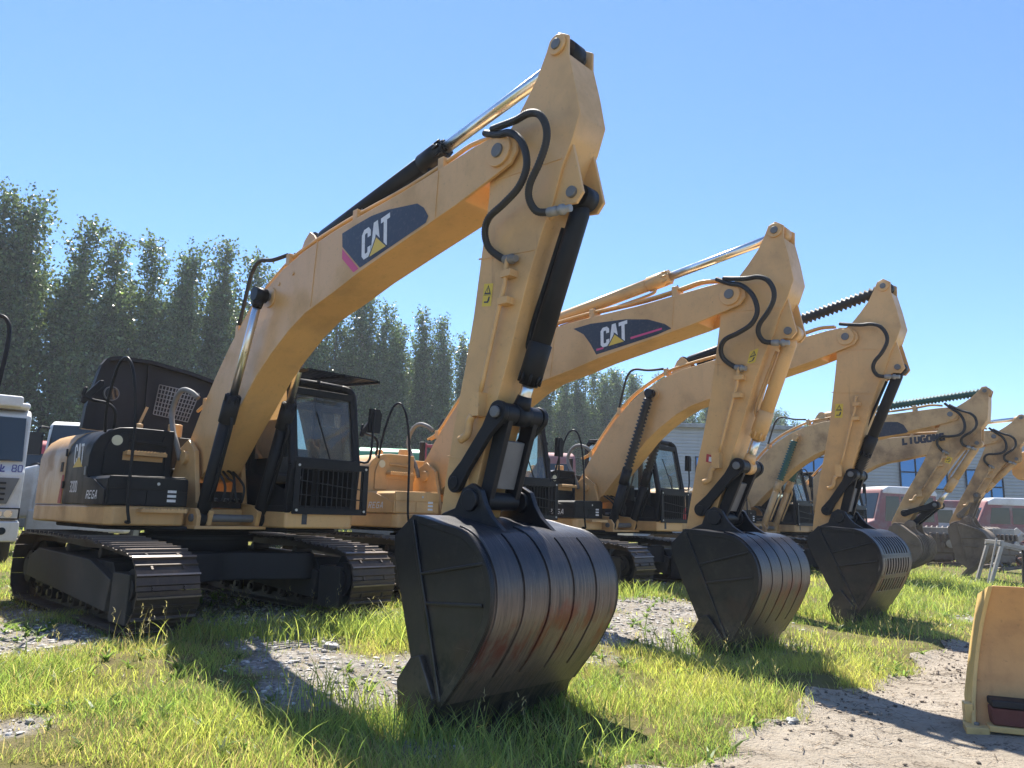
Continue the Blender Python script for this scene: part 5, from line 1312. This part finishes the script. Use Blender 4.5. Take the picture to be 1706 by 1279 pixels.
# seed heads
n = 260; x, y = scatter(n * 3, 4.6, 11); u, v = to_row(x, y); k = (u < road_edge(v) - .1) & (bare(x, y) < .6); x, y = x[k][:n], y[k][:n]
n = len(x); H = rng.uniform(.22, .5, n); P2 = [blades(x, y, H, np.full(n, .004), np.tile([[.30, .27, .13]], (n, 1)), .35, 4)]
for rep in range(7):
    f = .72 + .04 * rep
    xx, yy = x + rng.normal(0, .012, n), y + rng.normal(0, .012, n)
    b = blades(xx, yy, np.full(n, .04), np.full(n, .007), np.tile([[.34, .31, .19]], (n, 1)) * rng.uniform(.7, 1.2, (n, 1)), 1.2, 2)
    V = b[0].reshape(n, -1, 3); V[:, :, 2] += (H * f * .95)[:, None]; P2.append((V.reshape(-1, 3), b[1], b[2], n))
tag(join_blades(WPJ, 'broad_leaved_weeds'), 'low broad leaved weeds dotted between the grass', 'weeds', kind='stuff')
tag(join_blades(P2, 'seeding_grass'), 'thin straw coloured seed stalks standing above the grass', 'grass', kind='stuff')
# ------------------------------------------------------------------ gravel and litter
def stones(name, label, x, y, size, cols, flat=.6, lift=0.3):
    ico = np.array([(0, 0, 1), (.894, 0, .447), (.276, .851, .447), (-.724, .526, .447), (-.724, -.526, .447), (.276, -.851, .447), (.724, .526, -.447), (-.276, .851, -.447), (-.894, 0, -.447), (-.276, -.851, -.447), (.724, -.526, -.447), (0, 0, -1)])
    F = np.array([(0, 1, 2), (0, 2, 3), (0, 3, 4), (0, 4, 5), (0, 5, 1), (1, 6, 2), (2, 7, 3), (3, 8, 4), (4, 9, 5), (5, 10, 1), (6, 7, 2), (7, 8, 3), (8, 9, 4), (9, 10, 5), (10, 6, 1), (11, 7, 6), (11, 8, 7), (11, 9, 8), (11, 10, 9), (11, 6, 10)])
    n = len(x); V = ico[None] * (1 + rng.normal(0, .22, (n, 12, 1)))
    V = V * size[:, None, None] * np.stack([rng.uniform(.7, 1.4, n), rng.uniform(.6, 1.1, n), flat * rng.uniform(.5, 1.1, n)], 1)[:, None, :]
    a = rng.uniform(0, 6.28, n); c, s = np.cos(a)[:, None], np.sin(a)[:, None]
    V = np.stack([V[..., 0] * c - V[..., 1] * s, V[..., 0] * s + V[..., 1] * c, V[..., 2]], -1)
    u, v = to_row(x, y); zz = ground_h(x, y) + np.where(u > road_edge(v), .014, 0)
    V += np.stack([x, y, zz + size * lift * flat], 1)[:, None, :]
    L = (F[None] + (np.arange(n) * 12)[:, None, None]).ravel()
    o = bpy.data.objects.new(name, fast_mesh(name, V.reshape(-1, 3), L, np.arange(0, len(L), 3), ['stone'], np.repeat(cols, 12, 0))); scene.collection.objects.link(o)
    tag(o, label, name.replace('_', ' '), kind='stuff')
x, y = scatter(90000, 4.3, 16); u, v = to_row(x, y); k = (u < road_edge(v) - .1) & (rng.random(len(x)) < bare(x, y) ** 1.5 * .8); x, y = x[k], y[k]; n = len(x)
sz = .006 + .028 * rng.random(n) ** 3.5
stones('gravel', 'grey broken gravel and stones in the bare patches', x, y, sz, np.array([[.42, .40, .375]]) * rng.uniform(.35, 1.4, (n, 1)))
x, y = scatter(70000, 4.3, 14); u, v = to_row(x, y); k = (u > road_edge(v) - .05) & (rng.random(len(x)) < np.clip(.28 + .75 * vnoise(x * 1.7, y * 1.7, 31), .03, 1)); x, y = x[k], y[k]; n = len(x)
sz = .004 + .020 * rng.random(n) ** 4.5
stones('path_litter', 'dark crumbs of soil and small stones strewn over the dirt path', x, y, sz, np.array([[.20, .165, .13]]) * rng.uniform(.3, 1.8, (n, 1)), .7)
# twigs and dry stalks on the path
n = 900; x, y = scatter(n * 6, 4.4, 12); u, v = to_row(x, y); k = (u > road_edge(v) - .02) & (rng.random(len(x)) < np.clip(1.25 - (u - road_edge(v)) * .45, .12, 1)); x, y = x[k][:n], y[k][:n]; n = len(x)
a = rng.uniform(0, 6.28, n); L = rng.uniform(.03, .16, n); wd = rng.uniform(.0015, .004, n); z = ground_h(x, y) + .022
P = []
for t, bend in ((0, 0), (.5, .12), (1, 0)):
    cx = x + np.cos(a) * L * t - np.sin(a) * L * bend * rng.normal(0, 1, n); cy = y + np.sin(a) * L * t + np.cos(a) * L * bend * rng.normal(0, 1, n)
    for sg in (-1, 1): P.append(np.stack([cx - np.sin(a) * wd * sg, cy + np.cos(a) * wd * sg, z + .012 * t], 1))
V = np.stack(P, 1).reshape(-1, 3); lp = np.array([0, 1, 3, 2, 2, 3, 5, 4]); Lp = (lp[None] + (np.arange(n) * 6)[:, None]).ravel()
o = bpy.data.objects.new('twigs', fast_mesh('twigs', V, Lp, np.arange(0, len(Lp), 4), ['stone'], np.repeat(np.array([[.12, .09, .06]]) * rng.uniform(.5, 2.2, (n, 1)), 6, 0))); scene.collection.objects.link(o)
tag(o, 'dry twigs and stalks scattered along the edge of the path', 'twigs', kind='stuff')
# single stones and rubbish at the grass edge
def rock(x, y, s, label, col):
    p = MB(); r = random.Random(int(x * 1000)); vs = []; fs = []
    n, m_ = 9, 6
    for i in range(m_ + 1):
        t = math.pi * i / m_
        for j in range(n):
            a = 2 * math.pi * j / n; q = s * r.uniform(.8, 1.15)
            vs.append((q * math.sin(t) * math.cos(a) * 1.4, q * math.sin(t) * math.sin(a), q * math.cos(t) * .6))
    for i in range(m_):
        for j in range(n): fs.append((i * n + j, (i + 1) * n + j, (i + 1) * n + (j + 1) % n, i * n + (j + 1) % n))
    p.add(vs, fs, col); o = p.build('rock'); o.location = (x, y, float(ground_h(np.array(x), np.array(y))) + s * .3); o.rotation_euler = (0, 0, r.uniform(0, 6))
    tag(o, label, 'stone')
rock(2.22, 6.02, .05, 'pale flat stone on the path at the grass edge', 'galv'); rock(2.08, 5.95, .035, 'smaller grey stone left of the pale flat one', 'scrap')
rock(3.05, 4.78, .022, 'small round black stone alone on the sandy path', 'black_matte'); rock(-1.62, 7.2, .07, 'round pale grey stone in the grass between the nearest tracks', 'galv')

# ------------------------------------------------------------------ haze
def added_haze():
    p = MB(); p.box((-140, -8, -1.2), (190, 240, 32), 'added_haze_air'); return tag(p.build('added_haze'), kind='stuff')  # air volume added to brighten the far trees, in place of lens flare veil
m = bpy.data.materials.new('added_haze_air'); m.use_nodes = True; MATS['added_haze_air'] = m
nt = m.node_tree; nt.nodes.remove(nt.nodes['Principled BSDF'])
pv = nt.nodes.new('ShaderNodeVolumePrincipled'); pv.inputs['Color'].default_value = (0.80, 0.88, 1.0, 1); pv.inputs['Density'].default_value = 0.0007; pv.inputs['Anisotropy'].default_value = 0.35
nt.links.new(pv.outputs[0], nt.nodes['Material Output'].inputs['Volume'])
added_haze()
